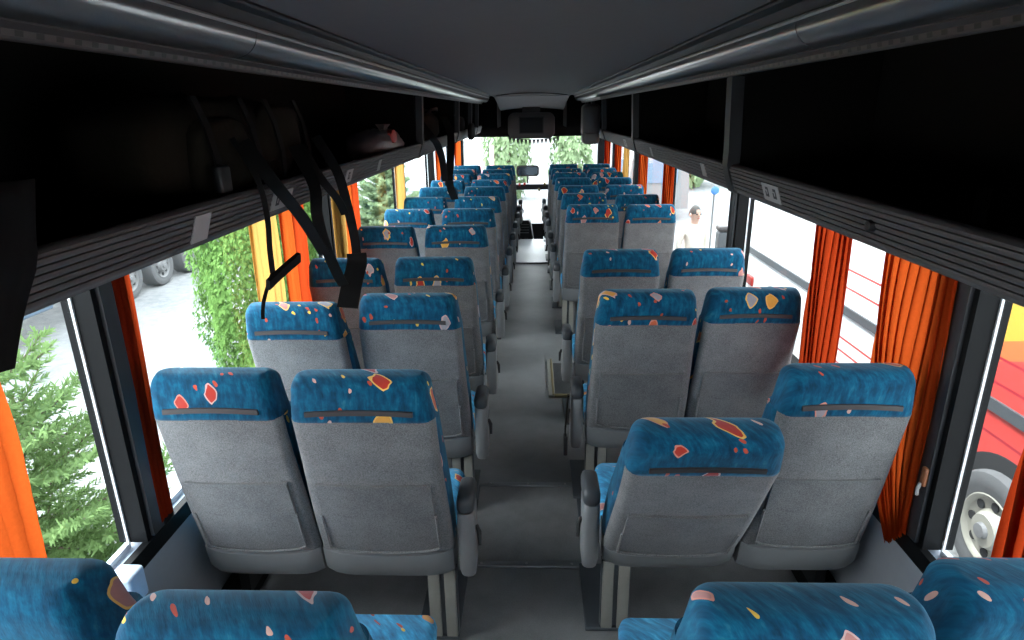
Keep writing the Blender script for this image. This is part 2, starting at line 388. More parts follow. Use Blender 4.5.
for s in (-1, 1):
    ys = [YB] + [y for p in PIL[s] for y in p] + [YF]
    for i in range(0, len(ys), 2):
        a, b = ys[i], ys[i + 1]; nwin += 1; x = s * (XW + .055)
        wdw = bpy.data.objects.new(f'window_{nwin}', None); COL.objects.link(wdw); struct(wdw)
        wdw.location = (x, (a + b) / 2, (ZS + ZT) / 2)
        ly, lz = (b - a) / 2, (ZT - ZS) / 2
        f = MB()
        for (y0, y1, z0, z1) in ((-ly, -ly + .006, -lz - .01, lz), (ly - .006, ly, -lz - .01, lz), (-ly + .006, ly - .006, -lz - .01, -lz + .010), (-ly + .006, ly - .006, lz - .014, lz)):
            f.box(-.0035, .0035, y0, y1, z0, z1)
        f.build('window_frame', M['rubber'], wdw, smooth=False)
        g = MB(); g.box(-.003, .003, -ly + .01, ly - .01, -lz, lz - .01); g.build('pane', M['glass'], wdw, smooth=False)
# ceiling: vault + roof skin
m = MB()
def cz(x): return 2.014 + .036 * (1 - (x / .49) ** 2)
m.grid(lambda u, v: (lerp(-.49, .49, u), lerp(YB, 8.55, v), cz(lerp(-.49, .49, u))), 16, 6)
m.grid(lambda u, v: (lerp(-.49, .49, u), lerp(8.55, 10.45, v), cz(lerp(-.49, .49, u)) - .17 * smoothstep(v) - .01), 16, 8)
m.box(-.49, .49, 8.535, 8.565, 2.007, 2.012)
struct(m.build('ceiling', M['ceiling']), 'grey headliner of the bus')
m = MB(); m.box(-1.27, 1.27, YB - .05, YF + .2, 2.08, 2.14)
struct(m.build('ceiling_roof_shell', M['rackdark'], smooth=False))
# rear wall with window (behind the photographer)
m = MB(); m.box(-1.25, 1.25, YB - .06, YB, -1, 1.2); m.box(-1.25, 1.25, YB - .06, YB, 1.62, 2.1); m.box(-1.25, -.5, YB - .06, YB, 1.2, 1.62); m.box(.5, 1.25, YB - .06, YB, 1.2, 1.62)
struct(m.build('wall_back', M['panel'], smooth=False))
m = MB(); m.box(-.5, .5, YB - .035, YB - .028, 1.2, 1.62); struct(m.build('window_rear', M['glass'], smooth=False))
# front: header box, windscreen surround
m = MB()
m.box(-1.2, 1.2, 10.40, YF, 1.44, 2.08); m.box(-1.2, -.485, 9.26, YF, 1.60, 2.08); m.box(.485, 1.2, 9.26, YF, 1.60, 2.08)
struct(m.build('wall_front', M['headerblack'], smooth=False), 'black header above the windscreen')
m = MB()
for x0, x1 in ((-1.25, -1.12), (1.06, 1.25)): m.box(x0, x1, YF - .1, YF + .02, -.4, 1.5)
m.box(-1.12, 1.06, YF - .02, YF + .02, -.45, .02)
struct(m.build('trim_1', M['pillar'], smooth=False), 'black windscreen surround')
m = MB(); m.box(-1.12, 1.06, YF - .004, YF + .004, .02, 1.46); struct(m.build('window_front', M['glass'], smooth=False), 'wide windscreen')

# heater duct already in wall; hatch in the aisle
h = thing('floor_hatch', 'flat floor hatch with metal edging across the aisle between the second seats', 'hatch', (0.0, 2.50, 0))
m = MB(); m.box(-.255, .235, -.29, .29, .0005, .006); m.build('panel', M['floor'], h, smooth=False)
for y in (-.30, .30):
    m = MB(); m.bbox(-.265, .245, y - .016, y + .016, .0005, .014, .004); m.build('edge_strip', M['steel_step'], h)
    for x in (-.2, -.01, .18):
        q = MB(); q.lathe([(.013, .006), (.017, .005), (.018, .002)], 'z', 10, (x, y, 0)); q.build('screw', M['alu'], h)
for x in (-.262, .242):
    m = MB(); m.bbox(x - .012, x + .012, -.282, .282, .0005, .011, .004); m.build('edge_strip', M['legdark'], h)
# step nosing far forward
m = MB(); m.bbox(-.24, .20, 7.76, 7.80, .0005, .018, .005); tag(m.build('step_nosing', M['steel_step']), 'thin metal strip across the aisle floor near the front', 'floor strip')
m = MB(); m.box(-.46, .46, 7.802, 9.34, .0005, .006); struct(m.build('floor_front_lit', M['litfloor'], smooth=False), 'front of the aisle floor, painted paler for windscreen light')  # thin sheet over the floor, its pale colour stands for windscreen light
# stairwell edging
h = thing('stair_edging', 'metal and yellow edging round the middle stairwell by the aisle', 'edging', (.165, (S0 + S1) / 2, 0))
m = MB(); m.bbox(-.045, -.006, S0 - 4.17 - .03, S1 - 4.17 + .03, .0005, .02, .005); m.build('rim', M['legm'], h)
m = MB(); m.bbox(-.02, -.006, S0 - 4.17 - .03, S1 - 4.17 + .03, .0205, .026, .002); m.bbox(-.0055, .30, S0 - 4.17 - .03, S0 - 4.17 - .006, .0005, .02, .004); m.build('yellow_strip', M['yellowedge'], h)

# ------------------------------------------------------------------ seats
PIV = Vector((0, .265, .40))
def ry(z): return (1.0 - z) * .27 if z < 1.0 else (1.0 - z) * .10        # rear face of the backrest
def sec(z, yr, yf, hw, r, n=5): return [(x, y, z) for x, y in rrect(-hw, hw, yr, yf, r, n)]
def L(ring): return [(x, y - PIV.y, z - PIV.z) for x, y, z in ring]
def make_headrest():
    m = MB(); rings = []
    zs = [.973, .978, .99, 1.01, 1.03, 1.05, 1.068]
    for z in zs:
        d = .012 if z == .973 else 0
        hw = lerp(.203, .190, (z - .973) / .095) - d
        rings.append(L(sec(z, ry(z) - .006 + d, ry(z) + .125 - d, hw, .04)))
    R0 = .034
    for i in range(1, 9):
        a = i / 8 * pi / 2; z = 1.068 + .050 * sin(a); t = 1 - cos(a)
        hw = lerp(.190, .187, i / 8) - R0 * .62 * t
        rings.append(L(sec(z, ry(z) - .006 + .045 * t, ry(z) + .125 - .062 * t, hw, .04)))
    return m.loft(rings)
def make_strip():
    m = MB(); pts = []
    for i in range(13):
        x = lerp(-.148, .148, i / 12); z = 1.010 + .006 * (1 - (x / .148) ** 2); pts.append((x, ry(z) - .007 - PIV.y, z - PIV.z))
    rings = [[(x, y - .006, z - .0075), (x, y - .006, z + .0075), (x, y + .01, z + .0085), (x, y + .01, z - .0085)] for x, y, z in pts]
    return m.loft(rings)
def hw_back(z): return lerp(.216, .203, smoothstep((z - .45) / .5))
def make_shell():
    m = MB(); rings = []
    for i in range(19):
        z = lerp(.405, .980, i / 18); hw = hw_back(z); yr = ry(z) - .01 * sin(pi * i / 18) * .6
        # open U section: sides wrap forward 5 cm
        ring = []; r = .03; dep = .036
        ring.append((-hw + .004, yr + dep, z)); ring.append((-hw, yr + dep * .8, z))
        for a in range(6): t = radians(180 + a * 18); ring.append((-hw + r + r * cos(t), yr + r + r * sin(t), z))
        for a in range(1, 8):
            u = a / 8; ring.append((lerp(-hw + r, hw - r, u), yr - .008 * sin(pi * u), z))
        for a in range(6): t = radians(270 + a * 18); ring.append((hw - r + r * cos(t), yr + r + r * sin(t), z))
        ring.append((hw, yr + dep * .8, z)); ring.append((hw - .004, yr + dep, z))
        ring.append((hw - .03, yr + dep + .004, z)); ring.append((-hw + .03, yr + dep + .004, z))
        rings.append(L(ring))
    return m.loft(rings)
def make_cushion_back():
    m = MB(); rings = []
    for i in range(17):
        z = lerp(.40, .975, i / 16); hw = hw_back(z) - .003; yr = ry(z) + .030; dep = .118 + .020 * sin(pi * (i / 16) * 1.1)
        n = 6; ring = rrect(-hw, hw, yr, yr + dep, .04, n)
        ring = [(x, y - (.022 if (abs(x) < hw * .62 and y > yr + dep * .7) else 0), z) for x, y in ring]
        rings.append(L(ring))
    return m.loft(rings)
def make_pocket():
    m = MB()
    def fn(u, v):
        x = lerp(-.172, .172, u); z = lerp(.445, .735, v); e = .0
        y = ry(z) - .0065 - .008 * sin(pi * (x + .172) / .344) - .006 * sin(pi * (z - .405) / .587)
        z2 = z + (.012 * (1 - (x / .172) ** 2) * (-1) * (1 - v))
        return (x, y - PIV.y - .004, z2 - PIV.z)
    m.grid(fn, 14, 10)
    def fn2(u, v):
        p = fn(u, v); return (p[0], p[1] + .02, p[2])
    b = len(m.v); m.grid(fn2, 14, 10); nu, nv = 14, 10; w = nv + 1
    def idx(i, j, q): return q * b + i * w + j
    per = [(i, 0) for i in range(nu)] + [(nu, j) for j in range(nv)] + [(i, nv) for i in range(nu, 0, -1)] + [(0, j) for j in range(nv, 0, -1)]
    fs = []
    for a in range(len(per)):
        p, q = per[a], per[(a + 1) % len(per)]; fs.append((idx(*p, 0), idx(*q, 0), idx(*q, 1), idx(*p, 1)))
    m.f += fs; m.m += [0] * len(fs); return m
def make_piping():
    m = MB(); pts = []
    def P(x, z): return (x, ry(z) - .014 - .008 * sin(pi * (x + .18) / .36) - .005 - PIV.y + .002, z - PIV.z)
    for i in range(7): pts.append(P(-.176 + .0 * i, lerp(.60, .448, i / 6)))
    for i in range(1, 12):
        x = lerp(-.176, .176, i / 12); pts.append(P(x, .438 - .010 * (1 - (x / .176) ** 2)))
    for i in range(7): pts.append(P(.176, lerp(.448, .60, i / 6)))
    return m.tube(pts, .0038, 6)
def make_lower_trim():
    m = MB(); rings = []; n = 14
    for i in range(n + 1):
        x = lerp(-.213, .213, i / n); u = abs(x) / .213; e = u ** 6
        zt = .418 - .014 * (1 - (x / .213) ** 2) + .004 * e; zb = .300 + .012 * e
        y0 = ry(.41) - .012 + .022 * e
        prof = [(y0 + .006, zt + .004), (y0 - .004, zt - .003), (y0 - .004, zt - .014), (y0 + .002, lerp(zt, zb, .45)), (y0 + .010, lerp(zt, zb, .8)), (y0 + .024, zb), (y0 + .13, zb + .01), (y0 + .13, zt)]
        rings.append([(x, y - PIV.y, z - PIV.z) for y, z in prof])
    return m.loft(rings)
def make_seat_cushion():
    m = MB(); rings = []
    n = 10
    for i in range(n + 1):
        y = lerp(.27, .665, i / n); e = smoothstep((y - .56) / .105)
        zt = .445 + .012 * sin(pi * i / n) - .03 * e ** 2; zb = .335 + .02 * e
        hw = .212 - .012 * e
        r = [(x, y, z) for x, z in rrect(-hw, hw, zb, zt, .03, 5)]
        r = [(x, yy, z - (.012 if (abs(x) < .15 and z > .42) else 0)) for x, yy, z in r]; rings.append(r)
    last = [(x * .94, .69, lerp(.385, z, .72)) for x, y, z in rings[-1]]; rings.append(last)
    return m.loft(rings)
def make_leg(s):
    """pedestal on the aisle side: folded plate with two rear flanges"""
    x = s * .165; m = MB()
    m.box(x - .014, x + .014, .22, .50, .02, .31); m.bbox(x - .10, x + .05, .19, .54, .0005, .018, .004)
    m.box(x - .05, x + .05, .20, .222, .018, .31)
    m2 = MB(); m2.bbox(x - .046, x - .008, .188, .201, .018, .308, .003); m2.bbox(x + .008, x + .046, .188, .201, .018, .308, .003)
    return m, m2
def make_seat(aisle, side):
    root = thing('coach_seat', '', 'seat')
    MB_h = make_headrest().build('headrest', M['fabric'], root, PIV, angle=60)
    make_strip().build('grab_strip', M['strip'], MB_h)
    sh = make_shell().build('back_shell', M['shell'], root, PIV, angle=60)
    make_pocket().build('back_pocket', M['pocket'], sh, angle=60); make_piping().build('piping', M['shell'], sh)
    make_cushion_back().build('backrest', M['fabric'], root, PIV, angle=60)
    make_lower_trim().build('lower_trim', M['trim'], root, PIV, angle=50)
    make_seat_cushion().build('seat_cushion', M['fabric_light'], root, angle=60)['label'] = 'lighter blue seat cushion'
    m = MB(); m.bbox(-.2, .2, .30, .64, .298, .345, .015); m.build('seat_pan', M['black'], root)
    if aisle:
        s = side                                              # direction of the aisle
        a, b = make_leg(s); lg = a.build('leg', M['legdark'], root); b.build('flange', M['legm'], lg)
        m = MB()
        def arm_sec(z, yc, ln, x0, x1): return [(x, y, z) for x, y in rrect(min(x0, x1), max(x0, x1), yc - ln / 2, yc + ln / 2, .022, 4)]
        xs0, xs1 = s * .2300, s * .286
        rings = []
        for z, yc, ln, d in ((.288, .215, .04, .012), (.295, .213, .075, .004), (.33, .212, .105, 0), (.40, .21, .12, 0), (.50, .21, .125, 0), (.555, .21, .125, 0), (.562, .21, .12, .003)):
            rings.append(arm_sec(z, yc, ln, xs0 + s * d, xs1 - s * d))
        m.loft(rings); ar = m.build('armrest', M['arm'], root)
        m = MB(); rings = []
        for z, y0, y1, d in ((.5625, .155, .27, .004), (.575, .148, .295, 0), (.600, .15, .30, 0), (.616, .158, .295, .004), (.624, .175, .28, .012)):
            rings.append([(x, y, z) for x, y in rrect(min(xs0 + s * d, xs1 - s * d), max(xs0 + s * d, xs1 - s * d), y0, y1, .02, 4)])
        m.loft(rings); m.build('arm_pad', M['armpad'], ar)
        m = MB(); m.tube([(s * .2875, .20, .49), (s * .297, .19, .47), (s * .300, .17, .43)], [.006, .008, .005], 8); m.build('recline_lever', M['black'], ar)
    else:
        s = side                                              # direction of the wall
        m = MB(); m.box(s * .17 - .02, s * .17 + .02, .30, .46, .101, .30); m.build('wall_foot', M['black'], root, smooth=False)
    return root

ORD = ['rearmost', 'second', 'third', 'fourth', 'fifth', 'sixth', 'seventh', 'eighth', 'ninth', 'tenth', 'eleventh', 'twelfth']
ROWS = {-1: [.84, 1.60, 2.345, 3.08, 4.03, 4.78, 5.52, 6.26, 6.95, 7.65, 8.28, 8.90], 1: [.84, 1.65, 2.48, 3.26, 4.91, 5.62, 6.32, 7.06, 7.70, 8.30, 8.95]}
SIDE = {-1: 'spruce', 1: 'red bus'}
RECL = {(-1, 'a', 0): 6, (1, 'a', 0): 4, (-1, 'w', 0): 4, (1, 'w', 0): 3, (1, 'a', 1): 17, (1, 'a', 2): 1, (-1, 'a', 2): -1.5, (-1, 'w', 2): 1.5, (1, 'a', 4): -1.5}
DY = {(-1, 'a', 0): -.05, (1, 'a', 0): -.05, (-1, 'w', 0): -.01, (1, 'w', 0): .0, (-1, 'w', 2): -.02, (-1, 'a', 2): .03, (1, 'a', 5): .04, (1, 'w', 5): -.08}
protos = {}
seats = {}
for s in (-1, 1):
    for i, y in enumerate(ROWS[s]):
        for c in 'aw':
            key = (s, c)
            if key not in protos: protos[key] = make_seat(c == 'a', -s if c == 'a' else s); o = protos[key]
            else: o = copy_tree(protos[key])
            xw = [.905, .905, .93, .94, .945][min(i, 4)] + (.012 if s > 0 and i < 2 else 0); xa = .485 if s < 0 else .492
            t = .010 * max(0, y - 4)
            if i == 0: xa = .452 if s > 0 else .448; xw = .868 if s > 0 else .89
            if i == 1: xa = .474 if s < 0 else .486
            if i == 1 and s > 0: xw = .925
            if i == 3 and s > 0: xa = .486; xw = .946
            o.location = (s * ((xa if c == 'a' else xw) - t), y + .012 + DY.get((s, c, i), 0), 0)
            o.scale = ((.93 if i == 0 else 1.045) if c == 'a' else (.94 if i < 2 else .98), 1, 1)
            o['group'] = 'rows of blue-topped grey coach seats'
            where = 'aisle' if c == 'a' else 'window'
            if i == 0: o['label'] = f'blue-topped grey seat, rearmost in the {where} column on the {SIDE[s]} side'
            else: o['label'] = f'blue-topped grey seat, {ORD[i]} from rear in the {where} column on the {SIDE[s]} side'
            if (s, c, i) == (1, 'a', 1): o['label'] = 'tilted-back blue-topped grey seat, second from rear along the aisle on the red bus side'
            seats[(s, c, i)] = o
for kk, o in seats.items():                                   # reclined backs
    a = RECL.get(kk, random.uniform(-.6, .6))
    for ch in o.children:
        if ch.name.split('.')[0] in ('headrest', 'back_shell', 'backrest', 'lower_trim'): ch.rotation_euler = (radians(a), 0, 0)
# black arm between the fourth pair and a hanging belt
m = MB(); m.tube([(-.228, .20, .60), (-.231, .19, .80), (-.231, .20, .90), (-.231, .26, .935), (-.231, .40, .93)], [.010, .012, .012, .012, .010], 10)
m.build('middle_armrest', M['black'], seats[(1, 'w', 3)])
sb_ = MB(); sb_.strap([(-.298, .16, .58), (-.305, .145, .50), (-.31, .14, .42), (-.31, .14, .375)], (0, 1, 0), .032, .003)
b_ = sb_.build('seat_belt', M['webbing'], seats[(1, 'a', 2)])
sb_ = MB(); sb_.bbox(-.318, -.300, .118, .162, .285, .385, .006); sb_.build('buckle', M['black'], b_)

# ------------------------------------------------------------------ overhead racks, air ducts
RB, RT = 1.545, 1.637
DIV = {-1: [4.22, 6.3, 7.6, 8.5], 1: [2.27, 4.45, 6.42, 7.6, 8.5]}
for s, nm in ((-1, 'spruce'), (1, 'red bus')):
    rk = thing('luggage_rack', f'open overhead luggage rack with ribbed lip along the {nm} side', 'luggage rack')
    # fascia with ribs
    prof = []
    nr = 6
    for i in range(nr):
        for t, d in ((0, 0), (.12, -.0045), (.55, -.006), (.88, -.0045), (1.0, 0)):
            q = (i + t) / nr; prof.append((lerp(.726, .700, q) + d, lerp(RB + .004, RT - .012, q)))
    prof += [(.698, RT - .006), (.703, RT), (.716, RT + .002), (.730, RT - .006), (.745, RB + .01), (.742, RB), (.73, RB - .003)]
    m = MB(); m.extrude_y([(s * x, z) for x, z in prof], YB + .01, 9.2); m.build('fascia', M['fascia'], rk, angle=50)
    m = MB(); m.extrude_y([(s * x, z) for x, z in ((.744, RB + .003), (1.19, 1.50), (1.19, 1.525), (.744, RB + .02))], YB + .01, 9.2); m.build('shelf', M['rackdark'], rk, smooth=False)
    m = MB(); m.extrude_y([(s * x, z) for x, z in ((1.17, 1.527), (1.19, 1.527), (1.19, 2.07), (.60, 2.07), (.60, 2.055), (1.17, 2.055))], YB + .01, 9.2); m.build('back_lining', M['rackdark'], rk, smooth=False)
    m = MB(); m.extrude_y([(s * x, z) for x, z in ((.692, 1.921), (.687, 1.9235), (.685, 1.927), (.683, 1.936), (.678, 1.9395), (.672, 1.944), (.672, 1.955), (.695, 1.955))], YB + .01, 9.2); m.build('perforated_rail', M['rail'], rk, smooth=False)
    for y in DIV[s]:
        m = MB(); pts = [(.684, 1.92), (.688, 1.80), (.694, 1.68), (.693, RT - .002), (.700, RT - .03), (.722, RB - .002), (.735, RB - .008)]
        th = .035
        out_ = [(s * (x - .006), z) for x, z in pts]; inn = [(s * (x + th), z + (.004 if i > 4 else 0)) for i, (x, z) in enumerate(pts)]
        m.extrude_y(out_ + inn[::-1], y - .03, y + .03)
        dv = m.build('divider', M['bracket'], rk, angle=50)
        q = MB(); q.extrude_y([(s * x, z) for x, z in ((.735, RT - .04), (1.168, 1.53), (1.168, 2.05), (.735, 1.93))], y - .008, y + .008); q.build('bulkhead', M['rackdark'], dv, smooth=False)
    labs = {-1: [(1.36, .07, 0), (1.83, .15, 2), (2.53, .09, 1), (3.05, .05, 0)], 1: [(1.86, .13, 2), (2.62, .06, 0), (3.80, .05, 0), (4.9, .12, 1)]}[s]
    def fx(z): return lerp(.726, .700, (z - RB - .004) / (RT - .016 - RB)) - .0075
    for y, wd, gl in labs:
        m = MB(); z0, z1 = 1.562, 1.612
        if s < 0 and gl == 0 and y < 2: z0, z1 = 1.556, 1.616
        m.extrude_y([(s * fx(z0), z0), (s * fx(z1), z1), (s * (fx(z1) + .004), z1), (s * (fx(z0) + .004), z0)], y - wd / 2, y + wd / 2)
        lb = m.build('seat_label', M['label'], rk, smooth=False)
        for j in range(gl):                                     # worn pictogram: a seat outline with a bar
            yc = y + (j - (gl - 1) / 2) * wd * .46; q = MB()
            def gbox(ya, yb, za, zb): q.extrude_y([(s * (fx(za) - .0008), za), (s * (fx(zb) - .0008), zb), (s * (fx(zb) + .001), zb), (s * (fx(za) + .001), za)], ya, yb)
            gbox(yc - .013, yc - .006, 1.574, 1.602); gbox(yc - .013, yc + .012, 1.574, 1.581); gbox(yc + .005, yc + .012, 1.5815, 1.590); gbox(yc - .0055, yc + .008, 1.594, 1.602)
            q.build('pictogram', M['glyph'], lb, smooth=False)
    if s > 0:
        m = MB(); m.lathe([(-.012, .004), (-.009, .011), (0, .013), (.006, .013)], 'x', 14, (.705, 1.29, 1.592)); m.build('knob', M['black'], rk)
    # duct
    dt = thing('air_duct', f'shiny rounded grey air duct above the rack on the {nm} side', 'air duct')
    cuts = [YB + .01, 1.52, 3.6, 5.7, 7.7, 9.25]
    for a, b in zip(cuts[:-1], cuts[1:]):
        prof = [(.668, 1.946)] + [(.655 - .061 * cos(radians(t)), 1.992 - .050 * sin(radians(t))) for t in (80, 66, 54, 44, 36, 29, 23, 17, 11, 5, -2, -10)]
        prof += [(.604, 2.012), (.668, 2.02)]
        m = MB(); m.extrude_y([(s * x, z) for x, z in prof], a + .002, b - .002); m.build('duct_section', M['duct'], dt, angle=50)
    m = MB(); m.extrude_y([(s * x, z) for x, z in ((.5935, 1.997), (.588, 1.996), (.585, 2.000), (.587, 2.0045), (.5935, 2.005))], YB + .01, 9.25); m.build('bead', M['alu'], dt)
    m = MB(); m.extrude_y([(s * x, z) for x, z in ((.592, 2.006), (.575, 2.026), (.52, 2.026), (.497, 2.008), (.486, 2.006), (.482, 2.010), (.484, 2.016), (.50, 2.045), (.62, 2.045), (.62, 2.021), (.598, 2.014))], YB + .01, 9.25); m.build('recess_strip', M['bracket'], dt, angle=30)

# ------------------------------------------------------------------ curtains
def curtain(mat, s, x, y0, y1, z0, z1, folds, amp=.022, by0=None, by1=None, waist=None, slant=0, pw=None, label='', name='curtain', rail=True):
    by0 = y0 if by0 is None else by0; by1 = y1 if by1 is None else by1
    root = thing(name, label, 'curtain', (s * x, (y0 + y1) / 2, z1), group=None)
    oy = (y0 + y1) / 2; m = MB(); n = folds * 18
    def fn(u, v):
        a = lerp(y0, y1, u); b = lerp(by0, by1, u); t = (v ** pw if pw else smoothstep(v)) if waist is None else v
        y = lerp(a, b, t)
        if waist is not None:
            g = math.exp(-((v - waist[0]) / .28) ** 2); y = lerp(y, lerp(lerp(y0, by0, .5), lerp(y1, by1, .5), .5) + (u - .5) * waist[1], g)
        ph = 2 * pi * folds * (u + .06 * sin(5 * u + 3 * v))
        y += .30 * (lerp(y1, by1, t) - lerp(y0, by0, t)) / folds * sin(ph + 1.2 + .5 * sin(3 * u))
        dx = amp * (cos(ph + 1.2) + .25 * sin(.37 * ph + 1)) * (1 - .25 * v)
        z = lerp(z1, z0 + slant * (1 - u), v) + .006 * sin(ph) * v
        return (-s * 0 + dx, y - oy, z - z1)
    m.grid(fn, n, 14); m.build('cloth', mat, root, angle=180, fix=False)
    m = MB(); m.box(-.012, .012, min(y0, by0) - oy - .01, max(y1, by1) - oy + .01, -.004, .012); m.build('curtain_rail', M['black'], root, smooth=False)
    return root
CX = 1.146
curtain(M['curtain_red'], -1, CX + .02, 1.69, 1.75, .60, 1.485, 3, .010, 1.64, 1.73, label='narrow dark red curtain gathered behind the rearmost black pillar, spruce side')
curtain(M['curtain_orange'], -1, CX, .88, 1.21, .42, 1.485, 6, .024, .95, 1.20, label='bright orange curtain beside the rearmost window seat on the spruce side')
curtain(M['curtain_yellow'], -1, CX + .02, 2.59, 2.86, .62, 1.485, 4, .008, label='thin amber curtain panel glowing in front of the clipped evergreen')
curtain(M['curtain_orange'], -1, CX, 2.875, 3.00, .62, 1.485, 4, .009, label='slim orange curtain between the amber panel and the dark red fold')
curtain(M['curtain_red'], -1, CX, 3.015, 3.17, .62, 1.485, 4, .009, label='dark red curtain hanging beside the slim orange one, spruce side')
curtain(M['curtain_yellow'], -1, CX, 3.66, 3.86, .62, 1.485, 4, .012, label='slim amber curtain directly behind the hanging black straps')
curtain(M['curtain_orange'], -1, CX, 3.875, 4.04, .62, 1.485, 4, .009, label='slim orange curtain just past the straps and the amber one')
curtain(M['curtain_red'], -1, CX, 4.055, 4.20, .62, 1.485, 4, .009, label='dark red curtain edge past the hanging straps, by the pale spruce window')
curtain(M['curtain_yellow'], -1, CX, 5.42, 5.76, .62, 1.485, 4, .009, label='narrow amber curtain before the third black pillar, spruce side')
curtain(M['curtain_orange'], -1, CX, 7.80, 8.12, .62, 1.485, 4, .02, label='slim orange curtain behind the far pair of hanging straps')
curtain(M['curtain_yellow'], -1, CX, 8.95, 9.25, .62, 1.485, 3, .02, label='amber curtain near the front on the spruce side')
curtain(M['curtain_orange'], -1, CX, 9.7, 10.3, .62, 1.485, 4, .02, label='broad orange curtain nearest the windscreen on the spruce side')
curtain(M['curtain_orange'], 1, 1.150, 1.665, 2.02, .49, 1.485, 9, .0095, 1.655, 1.735, slant=.10, pw=3, label='broad orange pleated curtain hanging to the sill beside the black pillar')
curtain(M['curtain_red'], 1, 1.145, 2.24, 2.53, .62, 1.485, 7, .010, 2.22, 2.50, label='deep orange-red curtain beside the third window seat, red bus side')
curtain(M['curtain_red'], 1, 1.135, 1.05, 1.31, .45, 1.485, 5, .02, 1.05, 1.29, label='dark red curtain edge beside the rearmost seat on the red bus side')
curtain(M['curtain_orange'], 1, 1.145, 5.22, 5.60, .62, 1.485, 6, .014, label='narrow orange curtain before the bright window with the passer-by')
curtain(M['curtain_orange'], 1, 1.148, 6.45, 6.95, .62, 1.485, 6, .012, label='orange curtain one window beyond the passer-by, red bus side')
curtain(M['curtain_yellow'], 1, 1.135, 7.6, 8.1, .62, 1.485, 4, .009, label='broad amber curtain near the front on the red bus side')
curtain(M['curtain_orange'], 1, 1.135, 8.35, 8.9, .62, 1.485, 4, .02, label='slim orange curtain between amber curtain and front post, red bus side')
curtain(M['curtain_red'], 1, 1.135, 9.55, 10.2, .62, 1.485, 4, .02, label='dark orange curtain nearest the windscreen on the red bus side')

# ------------------------------------------------------------------ luggage on the spruce-side rack
def blob(m, c, r, seed=0, n=18, k=14, crump=.06, power=.6):
    rnd = random.Random(seed); ph = [rnd.uniform(0, 6.28) for _ in range(9)]
    def sp(t): return math.copysign(abs(t) ** power, t)
    rings = []
    for i in range(1, k):
        la = -pi / 2 + pi * i / k; ring = []
        for j in range(n):
            lo = 2 * pi * j / n
            q = 1 + crump * (sin(3 * lo + ph[0]) * cos(4 * la + ph[1]) + .7 * sin(7 * lo + ph[2] + 3 * la) + .5 * sin(11 * lo + ph[3]) * cos(9 * la))
            ring.append((c[0] + r[0] * sp(cos(la)) * sp(cos(lo)) * q, c[1] + r[1] * sp(cos(la)) * sp(sin(lo)) * q, c[2] + r[2] * sp(sin(la)) * q))
        rings.append(ring)
    m.loft(rings); return m
bp = thing('backpack', 'dark olive canvas backpack with dangling black straps on the rack', 'backpack', (-.945, 1.86, 1.575))
m = MB(); blob(m, (0, 0, .155), (.16, .46, .145), 3, 26, 16, .035); m.build('body', M['bag'], bp, angle=70)
m = MB(); blob(m, (.145, -.18, .14), (.045, .15, .10), 5, 18, 12, .04); m.build('front_pocket', M['bag'], bp, angle=70)
m = MB(); blob(m, (.135, .22, .19), (.05, .17, .085), 8, 18, 12, .05); m.build('top_flap', M['bag'], bp, angle=70)
for yy in (-.30, -.05, .12, .36):
    m = MB(); m.strap([(.16, yy, .29), (.185, yy, .22), (.195, yy + .01, .14), (.19, yy + .02, .07), (.165, yy + .02, .02)], (0, 1, 0), .03, .003); m.build('strap', M['webbing'], bp)
m = MB(); m.bbox(.19, .215, -.325, -.27, .06, .13, .008); m.build('buckle', M['black'], bp)
def hang(parent, pts, wd, side=(0, 1, 0), name='dangling_strap', t=.0025):
    o = Vector(parent.location); m = MB(); eye = Vector((.025, 0, 1.82)); Q0 = []
    for i, p in enumerate(pts):
        p = Vector(p)
        if p.x > -.70:                                        # keep the band's rear edge clear of the rack lip
            p = eye + (p - eye) * ((p.x + wd * .5 - .025) / (p.x - .025))
        elif i == 0: p.z += .045
        Q0.append(p)
    P = [p - o for p in Q0]
    # smooth the polyline
    Q = []
    for i in range(len(P) - 1):
        p0, p1, p2, p3 = P[max(i - 1, 0)], P[i], P[i + 1], P[min(i + 2, len(P) - 1)]
        for j in range(5):
            u = j / 5; Q.append(.5 * ((2 * p1) + (p2 - p0) * u + (2 * p0 - 5 * p1 + 4 * p2 - p3) * u * u + (3 * p1 - p0 - 3 * p2 + p3) * u ** 3))
    Q.append(P[-1]); m.strap(Q, side, wd, t); return m.build(name, M['webbing'], parent, angle=60)
ZX = (1, .35, 0)
hang(bp, [(-.74, 1.64, 1.72), (-.685, 1.63, 1.667), (-.672, 1.63, 1.572), (-.672, 1.619, 1.482), (-.672, 1.617, 1.42)], .014, ZX)
hang(bp, [(-.672, 1.617, 1.42), (-.672, 1.585, 1.40), (-.672, 1.542, 1.367), (-.672, 1.525, 1.34), (-.672, 1.521, 1.322)], .009, ZX)
hang(bp, [(-.640, 1.732, 1.437), (-.660, 1.65, 1.415), (-.672, 1.578, 1.397)], .028, (.3, .2, 1), 'strap_end', .006)
hang(bp, [(-.74, 1.70, 1.71), (-.685, 1.73, 1.646), (-.672, 1.85, 1.547), (-.672, 1.962, 1.454), (-.672, 2.045, 1.378)], .036, ZX)
hang(bp, [(-.74, 2.06, 1.68), (-.685, 2.052, 1.603), (-.672, 2.011, 1.513), (-.672, 2.057, 1.406), (-.672, 2.16, 1.277), (-.672, 2.217, 1.224)], .036, ZX)
hang(bp, [(-.74, 2.12, 1.68), (-.69, 2.139, 1.617), (-.672, 2.247, 1.53), (-.672, 2.314, 1.469)], .028, ZX)
hang(bp, [(-.74, 2.28, 1.70), (-.685, 2.305, 1.629), (-.672, 2.343, 1.517), (-.672, 2.405, 1.374), (-.672, 2.416, 1.281)], .034, ZX)
